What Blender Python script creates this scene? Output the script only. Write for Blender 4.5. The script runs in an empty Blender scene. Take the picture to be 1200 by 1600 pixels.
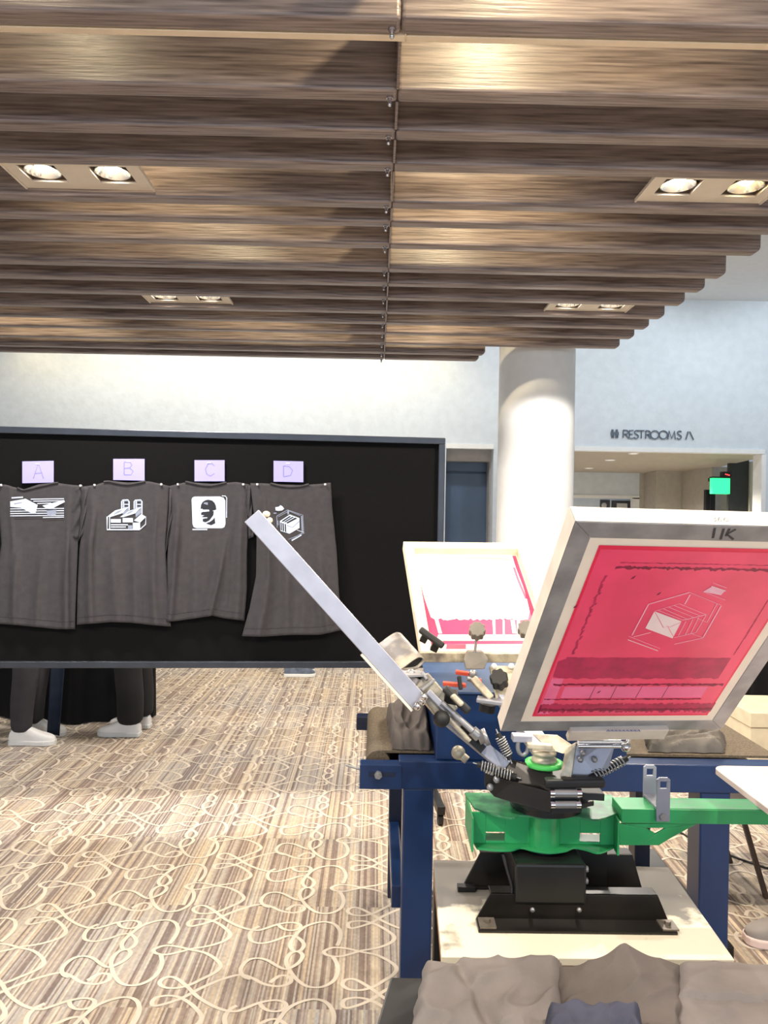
import bpy, bmesh, math, random
from mathutils import Vector, Matrix, noise
random.seed(11)
SC = bpy.context.scene
COL = SC.collection
V = Vector
PI = math.pi

# ------------------------------------------------------------------ camera
F = 1200.0
EYE = V((0.0, 0.0, 1.55))
CR = (Matrix.Rotation(math.radians(-0.57), 3, 'Z') @ Matrix.Rotation(PI / 2, 3, 'X')
      @ Matrix.Rotation(math.radians(1.0), 3, 'Z'))
cam_d = bpy.data.cameras.new('camera')
cam_d.sensor_fit = 'HORIZONTAL'
cam_d.sensor_width = 36.0
cam_d.lens = 36.0 * F / 1200.0
cam_d.clip_start = 0.05
cam = bpy.data.objects.new('camera', cam_d)
COL.objects.link(cam)
cam.matrix_world = Matrix.Translation(EYE) @ CR.to_4x4()
SC.camera = cam


def ray(px, py):
    return CR @ V(((px - 600.0) / F, -(py - 800.0) / F, -1.0))


def U(px, py, d):
    """world point seen at (px, py) standing d metres in front of the camera"""
    return EYE + ray(px, py) * d


def PL(px, py, p0, n):
    r = ray(px, py)
    return EYE + r * ((p0 - EYE).dot(n) / r.dot(n))


def PZ(px, py, z):
    return PL(px, py, V((0, 0, z)), V((0, 0, 1)))


def PY(px, py, y):
    return PL(px, py, V((0, y, 0)), V((0, 1, 0)))


# ------------------------------------------------------------------ materials
def s2l(c):
    c = c / 255.0
    return c / 12.92 if c <= 0.04045 else ((c + 0.055) / 1.055) ** 2.4


def rgb(r, g, b):
    return (s2l(r), s2l(g), s2l(b), 1.0)


def new_mat(name):
    m = bpy.data.materials.new(name)
    m.use_nodes = True
    nt = m.node_tree
    return m, nt, nt.nodes['Principled BSDF']


def M(name, c, rough=0.5, metal=0.0, var=0.12, scale=12.0, bump=0.0, bscale=60.0, stretch=None,
      spec=0.5, c2=None, detail=4.0, lo=0.35, hi=0.65, coat=0.0):
    m, nt, b = new_mat(name)
    col = rgb(*c)
    if c2 is None:
        a = tuple(max(0, x * (1 - var)) for x in col[:3]) + (1,)
        z = tuple(min(1, x * (1 + var)) for x in col[:3]) + (1,)
    else:
        a, z = col, rgb(*c2)
    tc = nt.nodes.new('ShaderNodeTexCoord')
    mp = nt.nodes.new('ShaderNodeMapping')
    if stretch:
        mp.inputs['Scale'].default_value = stretch
    nt.links.new(tc.outputs['Object'], mp.inputs['Vector'])
    nz = nt.nodes.new('ShaderNodeTexNoise')
    nz.inputs['Scale'].default_value = scale
    nz.inputs['Detail'].default_value = detail
    nt.links.new(mp.outputs['Vector'], nz.inputs['Vector'])
    cr = nt.nodes.new('ShaderNodeValToRGB')
    cr.color_ramp.elements[0].position = lo
    cr.color_ramp.elements[1].position = hi
    cr.color_ramp.elements[0].color = a
    cr.color_ramp.elements[1].color = z
    nt.links.new(nz.outputs['Fac'], cr.inputs['Fac'])
    nt.links.new(cr.outputs['Color'], b.inputs['Base Color'])
    b.inputs['Roughness'].default_value = rough
    b.inputs['Metallic'].default_value = metal
    b.inputs['Specular IOR Level'].default_value = spec
    b.inputs['Coat Weight'].default_value = coat
    if bump:
        n2 = nt.nodes.new('ShaderNodeTexNoise')
        n2.inputs['Scale'].default_value = bscale
        n2.inputs['Detail'].default_value = 5
        nt.links.new(mp.outputs['Vector'], n2.inputs['Vector'])
        bp = nt.nodes.new('ShaderNodeBump')
        bp.inputs['Strength'].default_value = bump
        bp.inputs['Distance'].default_value = 0.01
        nt.links.new(n2.outputs['Fac'], bp.inputs['Height'])
        nt.links.new(bp.outputs['Normal'], b.inputs['Normal'])
    return m


def EM(name, c, strength):
    m, nt, b = new_mat(name)
    b.inputs['Base Color'].default_value = rgb(*c)
    b.inputs['Emission Color'].default_value = rgb(*c)
    b.inputs['Emission Strength'].default_value = strength
    return m


def carpet_material():
    m, nt, b = new_mat('carpet_stripes')
    N = nt.nodes.new
    L = nt.links.new

    def math_n(op, a=None, bb=None):
        n = N('ShaderNodeMath')
        n.operation = op
        for i, x in enumerate((a, bb)):
            if x is None:
                continue
            if isinstance(x, (int, float)):
                n.inputs[i].default_value = x
            else:
                L(x, n.inputs[i])
        return n.outputs[0]
    geo = N('ShaderNodeNewGeometry')
    sp = N('ShaderNodeSeparateXYZ')
    L(geo.outputs['Position'], sp.inputs[0])
    x, y = sp.outputs[0], sp.outputs[1]
    row = math_n('FLOOR', math_n('MULTIPLY', math_n('ADD', y, 0.09), 1 / 0.62))
    # wobbling pile rows shift the stripes a hair
    yw = math_n('FLOOR', math_n('MULTIPLY', y, 1 / 0.012))

    def stripes(width, seed):
        s = math_n('FLOOR', math_n('MULTIPLY', x, 1 / width))
        s = math_n('ADD', s, math_n('MULTIPLY', row, seed))
        w = N('ShaderNodeTexWhiteNoise')
        w.noise_dimensions = '1D'
        L(s, w.inputs['W'])
        return w.outputs['Value']
    a = stripes(0.0068, 37.0)
    c = stripes(0.016, 91.0)
    mixv = math_n('ADD', math_n('MULTIPLY', a, 0.62), math_n('MULTIPLY', c, 0.38))
    cr = N('ShaderNodeValToRGB')
    e = cr.color_ramp.elements
    e[0].position, e[0].color = 0.12, rgb(136, 122, 116)
    e[1].position, e[1].color = 0.9, rgb(226, 214, 196)
    for p, k in ((0.33, (160, 146, 138)), (0.45, (184, 171, 160)), (0.56, (190, 186, 180)), (0.7, (198, 182, 160))):
        q = e.new(p)
        q.color = rgb(*k)
    L(mixv, cr.inputs['Fac'])
    # broad warm / grey zones by tile column
    nz = N('ShaderNodeTexNoise')
    nz.noise_dimensions = '2D'
    nz.inputs['Scale'].default_value = 1.6
    L(geo.outputs['Position'], nz.inputs['Vector'])
    mx = N('ShaderNodeMix')
    mx.data_type = 'RGBA'
    mx.blend_type = 'MULTIPLY'
    mx.inputs[0].default_value = 0.5
    zr = N('ShaderNodeValToRGB')
    zr.color_ramp.elements[0].position, zr.color_ramp.elements[0].color = 0.4, rgb(238, 238, 242)
    zr.color_ramp.elements[1].position, zr.color_ramp.elements[1].color = 0.6, rgb(255, 240, 220)
    L(nz.outputs['Fac'], zr.inputs['Fac'])
    L(cr.outputs['Color'], mx.inputs['A'])
    L(zr.outputs['Color'], mx.inputs['B'])
    # looped pile rows
    wn = N('ShaderNodeTexWhiteNoise')
    wn.noise_dimensions = '2D'
    cmb = N('ShaderNodeCombineXYZ')
    L(math_n('FLOOR', math_n('MULTIPLY', x, 1 / 0.0085)), cmb.inputs[0])
    L(yw, cmb.inputs[1])
    L(cmb.outputs[0], wn.inputs['Vector'])
    m2 = N('ShaderNodeMix')
    m2.data_type = 'RGBA'
    m2.blend_type = 'MULTIPLY'
    m2.inputs[0].default_value = 0.18
    L(mx.outputs['Result'], m2.inputs['A'])
    L(wn.outputs['Value'], m2.inputs['B'])
    L(m2.outputs['Result'], b.inputs['Base Color'])
    b.inputs['Roughness'].default_value = 0.95
    b.inputs['Specular IOR Level'].default_value = 0.1
    return m


def emulsion_material():
    m = M('pink_emulsion', (250, 70, 112), rough=0.35, var=0.1, scale=9.0)
    return m


MAT = {}
MAT['carpet'] = carpet_material()
MAT['loop'] = M('carpet_loop_yarn', (218, 205, 188), 0.95, var=0.05, spec=0.1)
MAT['plaster'] = M('textured_plaster', (216, 223, 229), 0.8, var=0.035, scale=9, bump=0.35, bscale=14)
MAT['white_paint'] = M('white_paint', (236, 236, 236), 0.55, var=0.02)
MAT['ceiling'] = M('ceiling_paint', (225, 227, 228), 0.8, var=0.02)
MAT['trim'] = M('trim_paint', (240, 240, 238), 0.5, var=0.02)
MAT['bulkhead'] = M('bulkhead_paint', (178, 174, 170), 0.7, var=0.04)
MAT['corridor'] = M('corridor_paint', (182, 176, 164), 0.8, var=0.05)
MAT['door_blue'] = M('blue_grey_door', (92, 112, 138), 0.4, var=0.1, scale=2)
MAT['dark_door'] = M('dark_door_panel', (52, 52, 50), 0.5)
MAT['wood'] = M('ceiling_wood', (92, 78, 73), 0.34, scale=6.0, stretch=(0.7, 16, 16), c2=(160, 143, 134), detail=8, lo=0.3, hi=0.7, bump=0.15, bscale=9, spec=0.5)
MAT['cream_rail'] = M('cream_rail', (232, 214, 186), 0.4, var=0.04)
MAT['chrome'] = M('chrome', (215, 215, 220), 0.18, 1.0, var=0.03)
MAT['carrier'] = M('dark_carrier', (42, 36, 33), 0.6)
MAT['plate'] = M('fixture_plate', (232, 222, 206), 0.45, var=0.03)
MAT['recess'] = M('fixture_recess', (120, 104, 88), 0.5)
MAT['reflector'] = M('lamp_reflector', (240, 236, 228), 0.15, 0.9, var=0.03)
MAT['bulb'] = EM('lamp_glow', (255, 244, 226), 45.0)
MAT['bulb_warm'] = EM('lamp_glow_warm', (255, 226, 170), 40.0)
MAT['column'] = M('column_paint', (238, 238, 236), 0.5, var=0.02)
MAT['felt'] = M('black_felt', (17, 17, 18), 0.95, var=0.2, scale=200, spec=0.15)
MAT['board_frame'] = M('charcoal_frame', (62, 66, 74), 0.35, 0.6, var=0.08)
MAT['tee'] = M('charcoal_tee', (68, 66, 69), 0.9, var=0.08, scale=30, bump=0.15, bscale=300, spec=0.2)
MAT['tee_dark'] = M('dark_tee', (56, 54, 58), 0.9, var=0.1, scale=30, bump=0.15, bscale=300, spec=0.2)
MAT['tee_grey'] = M('lit_grey_tee', (116, 110, 107), 0.92, var=0.08, scale=14, bump=0.15, bscale=260, spec=0.2)  # dark tees of the near heap, lamplight put into their colour
MAT['tee_brown'] = M('brown_grey_tee', (96, 89, 85), 0.92, var=0.08, scale=14, bump=0.15, bscale=260, spec=0.2)
MAT['tee_blue'] = M('navy_grey_tee', (70, 72, 86), 0.92, var=0.1, scale=14, bump=0.15, bscale=260, spec=0.2)
MAT['print'] = M('white_ink_print', (206, 218, 240), 0.7, var=0.08, scale=120)
MAT['print_dim'] = M('grey_ink_print', (140, 150, 172), 0.7, var=0.1, scale=120)
MAT['print_dark'] = M('bare_tee_in_print', (42, 44, 52), 0.9)
MAT['card'] = M('lavender_card', (172, 168, 240), 0.6, var=0.02)
MAT['pen'] = M('grey_pen', (138, 134, 196), 0.8)
MAT['pin'] = M('white_pin', (235, 235, 240), 0.4)
MAT['alu'] = M('brushed_aluminium', (168, 168, 178), 0.42, 0.55, var=0.08, scale=20)
MAT['alu_grey'] = M('stained_aluminium', (150, 150, 152), 0.5, 0.35, var=0.22, scale=14)
MAT['alu_side'] = M('frame_edge_aluminium', (218, 208, 196), 0.5, 0.2, var=0.08, scale=14)
MAT['mesh_cream'] = M('cream_screen_mesh', (246, 232, 214), 0.7, var=0.04)
MAT['emul'] = emulsion_material()
MAT['emul_edge'] = M('red_emulsion_edge', (244, 30, 80), 0.4, var=0.08)
MAT['ink_dark'] = M('dark_red_ink', (190, 36, 86), 0.45, var=0.18, scale=30)
MAT['ink_deep'] = M('deep_red_ink', (140, 18, 62), 0.45, var=0.2, scale=40)
MAT['emul_pale'] = M('pale_pink_emulsion', (250, 112, 158), 0.4, var=0.08)
MAT['stencil'] = M('open_stencil', (250, 226, 224), 0.7, var=0.04)
MAT['stencil_line'] = M('stencil_line', (255, 190, 208), 0.7, var=0.04)
MAT['wood_frame'] = M('pale_wood_frame', (236, 224, 196), 0.55, scale=8, stretch=(1, 1, 6), var=0.1)
MAT['white_ink'] = M('white_plastisol', (252, 248, 240), 0.35, var=0.03, bump=0.2, bscale=40)
MAT['blue'] = M('navy_blue_paint', (20, 46, 88), 0.32, var=0.12, scale=6, spec=0.5)
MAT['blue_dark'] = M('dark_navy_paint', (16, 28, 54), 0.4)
MAT['blue_top'] = M('sheen_blue_top', (74, 96, 134), 0.35, var=0.15)  # lighter blue: reflection on the hood top put into the colour
MAT['belt'] = M('brown_mesh_belt', (96, 84, 68), 0.8, var=0.3, scale=160)
MAT['rubber'] = M('black_rubber', (26, 26, 27), 0.55)
MAT['black'] = M('black_powder_coat', (24, 24, 25), 0.4, var=0.15, spec=0.5)
MAT['black_gloss'] = M('worn_black_steel', (34, 31, 29), 0.3, 0.3, var=0.3, scale=10)
MAT['steel_edge'] = M('scuffed_steel', (128, 120, 112), 0.4, 0.6, var=0.25, scale=14)
MAT['green'] = M('green_paint', (46, 158, 92), 0.35, var=0.12, scale=8, coat=0.2)
MAT['green_shade_scuff'] = M('shaded_scuffed_green', (38, 92, 66), 0.35, c2=(66, 150, 98), scale=16, lo=0.4, hi=0.6)  # scuffed green plate, its shade put into the darker colour
MAT['green_b'] = M('bright_green_ring', (92, 226, 108), 0.35, var=0.06)
MAT['green_scuff'] = M('scuffed_green_steel', (92, 150, 116), 0.4, 0.0, c2=(60, 164, 100), scale=20, stretch=(1, 6, 1))
MAT['zinc'] = M('zinc_steel', (150, 150, 152), 0.38, 0.6, var=0.12, scale=18)
MAT['zinc_warm'] = M('ink_splashed_steel', (128, 122, 112), 0.45, 0.3, c2=(206, 196, 172), scale=26)
MAT['spring_wire'] = M('spring_wire', (172, 172, 172), 0.35, 0.6, var=0.1)
MAT['knob_grey'] = M('grey_plastic', (116, 111, 103), 0.5, var=0.15)
MAT['bracket'] = M('grey_bracket', (148, 150, 162), 0.4, 0.35, var=0.1)
MAT['ply'] = M('painted_plywood', (118, 114, 109), 0.6, c2=(232, 224, 202), scale=7.5, detail=7, lo=0.5, hi=0.58)
_nt = MAT['ply'].node_tree
_n = {n.type: n for n in _nt.nodes}
_sx = _nt.nodes.new('ShaderNodeSeparateXYZ')
_nt.links.new(_n['TEX_COORD'].outputs['Object'], _sx.inputs[0])
_mm = _nt.nodes.new('ShaderNodeMath')
_mm.operation = 'MULTIPLY_ADD'
_mm.inputs[1].default_value = -1.5
_nt.links.new(_sx.outputs[1], _mm.inputs[0])
_nt.links.new(_n['TEX_NOISE'].outputs['Fac'], _mm.inputs[2])
_nt.links.new(_mm.outputs[0], _n['VALTORGB'].inputs['Fac'])
MAT['ply_edge'] = M('plywood_edge', (142, 100, 60), 0.7, var=0.2, scale=10, stretch=(1, 1, 20))
MAT['platen'] = M('stained_platen', (206, 186, 178), 0.5, c2=(226, 212, 202), scale=5)
MAT['orange'] = M('orange_tab', (236, 96, 76), 0.4)
MAT['silver_cloth'] = M('dusty_black_cloth', (96, 90, 84), 0.6, var=0.3, scale=10)
MAT['drape'] = M('black_drape', (13, 13, 15), 0.85, var=0.2, spec=0.2)
MAT['drape_navy'] = M('navy_drape', (24, 32, 46), 0.85, var=0.2, spec=0.2)
MAT['trouser'] = M('charcoal_trousers', (54, 51, 56), 0.9, var=0.1)
MAT['trouser_b'] = M('black_trousers', (20, 20, 22), 0.9, var=0.1)
MAT['shirt_b'] = M('dark_shirt', (44, 46, 56), 0.9, var=0.1)
MAT['skin'] = M('skin', (206, 162, 136), 0.55, var=0.05)
MAT['hair'] = M('dark_hair', (40, 30, 26), 0.6, stretch=(40, 40, 4))
MAT['eye'] = M('eye_dark', (28, 22, 20), 0.2)
MAT['lip'] = M('lip', (170, 104, 94), 0.5)
MAT['shoe_w'] = M('white_leather', (238, 236, 234), 0.5, var=0.03)
MAT['shoe_g'] = M('grey_knit', (150, 142, 136), 0.8, var=0.08)
MAT['shoe_d'] = M('blue_grey_knit', (90, 100, 118), 0.8, var=0.3, scale=18)
MAT['sole'] = M('sole_foam', (222, 222, 220), 0.6, var=0.03)
MAT['sole_pink'] = M('pale_pink_foam', (240, 214, 206), 0.6, var=0.03)
MAT['sign'] = M('dark_sign_letters', (92, 104, 118), 0.5)
MAT['exit_glow'] = EM('green_exit_glow', (40, 240, 120), 2.2)
MAT['red_led'] = EM('red_led', (255, 60, 60), 4.0)
MAT['down_glow'] = EM('corridor_downlight_glow', (255, 250, 240), 6.0)
MAT['cream_box'] = M('cream_carton', (226, 212, 182), 0.8, var=0.06)
MAT['brown_top'] = M('dark_brown_wood', (62, 46, 38), 0.5, var=0.2, stretch=(1, 10, 1))
MAT['poster'] = M('dark_poster', (70, 66, 66), 0.6, var=0.3, scale=12)
MAT['tape'] = M('cream_tape_print', (214, 208, 196), 0.6, var=0.05)
MAT['blue_smudge'] = M('blue_ink_mark', (96, 112, 170), 0.7, var=0.1)
MAT['marker'] = M('marker_ink', (70, 66, 66), 0.8)
MAT['squeegee'] = M('ink_smeared_tube', (112, 109, 110), 0.5, 0.2, c2=(188, 178, 160), scale=11, lo=0.5, hi=0.68)

ORG = {}


# ------------------------------------------------------------------ mesh builder
class MB:
    def __init__(s):
        s.v, s.f, s.mi, s.sm = [], [], [], []

    def add(s, vs, fs, mat=0, smooth=False):
        o = len(s.v)
        s.v += [V(x) for x in vs]
        for f in fs:
            s.f.append([i + o for i in f])
            s.mi.append(mat)
            s.sm.append(smooth)

    def hexa(s, b, t, mat=0):
        s.add(list(b) + list(t), [(3, 2, 1, 0), (4, 5, 6, 7), (0, 1, 5, 4), (1, 2, 6, 5), (2, 3, 7, 6), (3, 0, 4, 7)], mat)

    def box(s, a, b, mat=0):
        x0, y0, z0 = a
        x1, y1, z1 = b
        s.hexa([(x0, y0, z0), (x1, y0, z0), (x1, y1, z0), (x0, y1, z0)], [(x0, y0, z1), (x1, y0, z1), (x1, y1, z1), (x0, y1, z1)], mat)

    def bar(s, p, q, w, h, up=(0, 0, 1), mat=0):
        """box from p to q, w across, h along UP (centred)"""
        p, q = V(p), V(q)
        d = (q - p).normalized()
        a = d.cross(V(up))
        if a.length < 1e-5:
            a = d.cross(V((1, 0, 0)))
        a.normalize()
        b = a.cross(d).normalized()
        c = [a * (sx * w / 2) + b * (sz * h / 2) for sx, sz in ((-1, -1), (1, -1), (1, 1), (-1, 1))]
        s.hexa([p + k for k in c], [q + k for k in c], mat)

    def prism(s, pts, vec, mat=0):
        pts = [V(p) for p in pts]
        vec = V(vec)
        n = len(pts)
        s.add(pts + [p + vec for p in pts], [tuple(range(n))[::-1], tuple(range(n, 2 * n))] + [(i, (i + 1) % n, n + (i + 1) % n, n + i) for i in range(n)], mat)

    def poly(s, pts, mat=0):
        s.add(pts, [tuple(range(len(pts)))], mat)

    def tube(s, pts, r, n=10, mat=0, cap=True, closed=False):
        pts = [V(p) for p in pts]
        m = len(pts)
        rr = r if isinstance(r, (list, tuple)) else [r] * m
        vs, fs = [], []
        ref = None
        for i, p in enumerate(pts):
            a = pts[(i - 1) % m] if closed or i > 0 else pts[i]
            b = pts[(i + 1) % m] if closed or i < m - 1 else pts[i]
            d = (b - a).normalized()
            if ref is None:
                ref = d.orthogonal().normalized()
            ref = (ref - d * ref.dot(d)).normalized()
            bi = d.cross(ref)
            for k in range(n):
                t = 2 * PI * k / n
                vs.append(p + (ref * math.cos(t) + bi * math.sin(t)) * rr[i])
        seg = m if closed else m - 1
        for i in range(seg):
            j = (i + 1) % m
            for k in range(n):
                l = (k + 1) % n
                fs.append((i * n + k, i * n + l, j * n + l, j * n + k))
        s.add(vs, fs, mat, True)
        if cap and not closed:
            s.add(vs[:n], [tuple(range(n))[::-1]], mat)
            s.add(vs[-n:], [tuple(range(n))], mat)

    def lathe(s, o, ax, prof, n=24, mat=0, smooth=True):
        """prof: (radius, distance along ax)"""
        o, ax = V(o), V(ax).normalized()
        a = ax.orthogonal().normalized()
        b = ax.cross(a)
        vs = []
        for r, t in prof:
            for k in range(n):
                q = 2 * PI * k / n
                vs.append(o + ax * t + (a * math.cos(q) + b * math.sin(q)) * max(r, 1e-5))
        fs = []
        for i in range(len(prof) - 1):
            for k in range(n):
                l = (k + 1) % n
                fs.append((i * n + k, i * n + l, (i + 1) * n + l, (i + 1) * n + k))
        s.add(vs, fs, mat, smooth)

    def cyl(s, p, q, r, n=16, mat=0):
        p, q = V(p), V(q)
        l = (q - p).length
        s.lathe(p, q - p, [(0, 0), (r, 0)], n, mat, False)
        s.lathe(p, q - p, [(r, 0), (r, l)], n, mat, True)
        s.lathe(p, q - p, [(r, l), (0, l)], n, mat, False)

    def ball(s, c, r, mat=0, n=16, sc=(1, 1, 1)):
        vs, fs = [], []
        m = n // 2
        for i in range(m + 1):
            t = PI * i / m
            for k in range(n):
                q = 2 * PI * k / n
                vs.append(V(c) + V((math.sin(t) * math.cos(q) * sc[0], math.sin(t) * math.sin(q) * sc[1], math.cos(t) * sc[2])) * r)
        for i in range(m):
            for k in range(n):
                l = (k + 1) % n
                fs.append((i * n + k, (i + 1) * n + k, (i + 1) * n + l, i * n + l))
        s.add(vs, fs, mat, True)

    def ribbon(s, pts, w, nrm, mat=0, lift=0.0, thick=0.0):
        """flat stroke of width w along pts in the plane with normal nrm"""
        pts = [V(p) + V(nrm) * lift for p in pts]
        nrm = V(nrm).normalized()
        L, R = [], []
        m = len(pts)
        for i, p in enumerate(pts):
            a = pts[max(i - 1, 0)]
            b = pts[min(i + 1, m - 1)]
            d = (b - a)
            if d.length < 1e-9:
                d = V((1, 0, 0))
            side = nrm.cross(d.normalized()) * (w / 2)
            L.append(p + side)
            R.append(p - side)
        if thick:
            for i in range(m - 1):
                s.hexa([R[i], R[i + 1], L[i + 1], L[i]], [x + nrm * thick for x in (R[i], R[i + 1], L[i + 1], L[i])], mat)
        else:
            for i in range(m - 1):
                s.add([R[i], R[i + 1], L[i + 1], L[i]], [(0, 1, 2, 3)], mat)

    def grid(s, P, mat=0, smooth=True):
        n, m = len(P), len(P[0])
        s.add([p for r in P for p in r], [(i * m + j, i * m + j + 1, (i + 1) * m + j + 1, (i + 1) * m + j) for i in range(n - 1) for j in range(m - 1)], mat, smooth)

    def build(s, name, mats, parent=None, bevel=0.0, solid=0.0, sub=0, weld=False, recalc=True, seg=2, origin=None):
        if parent is not None:
            og = ORG[parent]
        elif origin is not None:
            og = V(origin)
        else:
            xs = [p.x for p in s.v]
            ys = [p.y for p in s.v]
            og = V(((min(xs) + max(xs)) / 2, (min(ys) + max(ys)) / 2, min(p.z for p in s.v)))
        me = bpy.data.meshes.new(name)
        me.from_pydata([tuple(p - og) for p in s.v], [], s.f)
        for p, mi, sm in zip(me.polygons, s.mi, s.sm):
            p.material_index = mi
            p.use_smooth = sm
        if not isinstance(mats, (list, tuple)):
            mats = [mats]
        for k in mats:
            me.materials.append(MAT[k] if isinstance(k, str) else k)
        if recalc or weld:
            bm = bmesh.new()
            bm.from_mesh(me)
            if weld:
                bmesh.ops.remove_doubles(bm, verts=bm.verts, dist=1e-5)
            if recalc:
                bmesh.ops.recalc_face_normals(bm, faces=bm.faces)
            bm.to_mesh(me)
            bm.free()
        o = bpy.data.objects.new(name, me)
        COL.objects.link(o)
        ORG[o] = og
        if parent is not None:
            o.parent = parent
        else:
            o.location = og
        if solid:
            md = o.modifiers.new('solid', 'SOLIDIFY')
            md.thickness = solid
            md.offset = -1
        if bevel:
            md = o.modifiers.new('soft_edge', 'BEVEL')
            md.width = bevel
            md.segments = seg
            md.limit_method = 'ANGLE'
            md.angle_limit = math.radians(40)
        if sub:
            md = o.modifiers.new('sub', 'SUBSURF')
            md.levels = sub
            md.render_levels = sub
        return o


def tag(o, label, cat, group=None, kind=None):
    if label:
        o['label'] = label
    if cat:
        o['category'] = cat
    if group:
        o['group'] = group
    if kind:
        o['kind'] = kind
    return o


def thing(name, loc, label, cat, group=None):
    o = bpy.data.objects.new(name, None)
    o.empty_display_size = 0.05
    o.location = loc
    COL.objects.link(o)
    ORG[o] = V(loc)
    return tag(o, label, cat, group)


def struct(mb, name, mats, **k):
    o = mb.build(name, mats, **k)
    o['kind'] = 'structure'
    return o


ORD = ['first', 'second', 'third', 'fourth', 'fifth', 'sixth', 'seventh', 'eighth', 'ninth', 'tenth', 'eleventh', 'twelfth',
       'thirteenth', 'fourteenth', 'fifteenth', 'sixteenth']

# ------------------------------------------------------------------ floor with loop pattern
PXW, PYW = 0.385 * 1.55, 0.000247 * F * 1.55


def crop2(zx, zy):
    return PZ(300 + zx / 4.0, 1400 + zy / 4.0, 0.0)


LOOPS = [
    [(590, 88), (640, 58), (692, 62), (697, 88), (640, 105), (560, 95), (500, 70), (430, 53), (330, 75), (220, 115), (120, 160), (0, 190), (-25, 176), (0, 152), (80, 146), (150, 166), (210, 205), (240, 245),
     (200, 283), (100, 315), (0, 331), (-80, 352), (-160, 368), (-225, 360), (-238, 336), (-170, 312), (-90, 318), (0, 340), (80, 357),
     (150, 398), (178, 440), (140, 482), (60, 522), (0, 552), (-90, 577), (-170, 574), (-203, 545), (-170, 514), (-110, 512), (-40, 560),
     (15, 615), (60, 650), (130, 690), (200, 716), (270, 725), (330, 706), (420, 671), (510, 655), (570, 665), (588, 690), (560, 718),
     (500, 725), (450, 706), (425, 676)],
    [(420, 190), (380, 212), (360, 245), (375, 285), (440, 298), (520, 280), (590, 254), (650, 256), (698, 300), (682, 340), (640, 348),
     (614, 315), (632, 268), (690, 205), (760, 175), (830, 165), (890, 180), (925, 220), (928, 265), (908, 315)],
    [(880, 382), (905, 425), (910, 480), (882, 535), (810, 572), (720, 568), (650, 520), (600, 450), (590, 402), (618, 360), (665, 352),
     (691, 375), (672, 415), (625, 448), (580, 461), (530, 440), (470, 405), (410, 393), (350, 405), (312, 445), (305, 480), (330, 512), (365, 525)],
]


def smooth_path(p, n=4):
    out = []
    for i in range(len(p) - 1):
        p0, p1, p2, p3 = p[max(i - 1, 0)], p[i], p[i + 1], p[min(i + 2, len(p) - 1)]
        for k in range(n):
            t = k / n
            out.append(0.5 * ((2 * p1) + (p2 - p0) * t + (2 * p0 - 5 * p1 + 4 * p2 - p3) * t * t + (3 * p1 - p0 - 3 * p2 + p3) * t ** 3))
    out.append(p[-1])
    return out


fl = MB()
fl.add([(-9, -7, 0), (7, -7, 0), (7, 15, 0), (-9, 15, 0)], [(0, 1, 2, 3)], 0)
loops = []
for lp in LOOPS:
    pts = smooth_path([crop2(*q) for q in lp], 4)
    loops.append(pts)
for iy in range(-4, 15):
    for ix in range(-11, 10):
        dx, dy = ix * PXW, iy * PYW
        for li, pts in enumerate(loops):
            q = pts if iy < 6 else pts[::2]
            m = len(q)
            vs, fs = [], []
            for i, p in enumerate(q):
                d = (q[min(i + 1, m - 1)] - q[max(i - 1, 0)]).normalized()
                # the stroke swells where it runs along the stripes
                w = 0.0042 + 0.0034 * abs(d.y)
                sd = V((-d.y, d.x, 0)) * w
                zz = 0.0008 + 0.0004 * li + 0.0012 * i / m
                vs += [V((p.x + dx, p.y + dy, zz)) + sd, V((p.x + dx, p.y + dy, zz)) - sd]
            for i in range(m - 1):
                fs.append((2 * i + 1, 2 * i + 3, 2 * i + 2, 2 * i))
            fl.add(vs, fs, 1)
struct(fl, 'floor', ['carpet', 'loop'], recalc=False, origin=(0, 0, 0))

# ------------------------------------------------------------------ room shell
WY = 9.5
ZT = PY(1040, 706, WY).z
xl0, xl1 = PY(697, 720, WY).x, PY(771, 720, WY).x
xr0, xr1 = PY(897, 720, WY).x, PY(1190, 740, WY).x
ZC = PY(1160, 470, WY).z
w = MB()
w.box((-9, WY, ZT), (7, WY + 0.2, ZC))
w.box((-9, WY, 0), (xl0, WY + 0.2, ZT))
w.box((xl1, WY, 0), (xr0, WY + 0.2, ZT))
w.box((xr1, WY, 0), (7, WY + 0.2, ZT))
struct(w, 'wall_back', 'plaster')
fw_ = MB()
fw_.box((-9, -7.0, 0), (7, -6.8, 0.7))
fw_.box((-9, -7.0, 2.45), (7, -6.8, ZC))
fw_.box((-9, -7.0, 0.7), (-5.5, -6.8, 2.45))
fw_.box((5.5, -7.0, 0.7), (7, -6.8, 2.45))
struct(fw_, 'wall_front', 'plaster')
fw_ = MB()
for x_ in (-5.5, -2.78, -0.03, 2.72, 5.44):
    fw_.box((x_, -6.95, 0.7), (x_ + 0.06, -6.85, 2.45))
fw_.box((-5.5, -6.95, 0.7), (5.5, -6.85, 0.76))
fw_.box((-5.5, -6.95, 2.39), (5.5, -6.85, 2.45))
struct(fw_, 'window_1', 'board_frame')
c = MB()
c.box((-9, -7, ZC), (7, WY + 0.2, ZC + 0.1))
struct(c, 'ceiling', 'ceiling')
t = MB()
t.box((xl0, WY - 0.02, ZT - 0.005), (xl1, WY + 0.1, ZT + 0.05))
struct(t, 'trim_1', 'trim')
t = MB()
t.box((xr0, WY - 0.02, ZT - 0.005), (xr1 + 0.03, WY + 0.1, ZT + 0.05))
struct(t, 'trim_2', 'trim')
t = MB()
t.box((xr1 - 0.006, WY - 0.012, 0), (xr1 + 0.05, WY + 0.21, ZT - 0.006))
struct(t, 'trim_3', 'trim')
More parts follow.
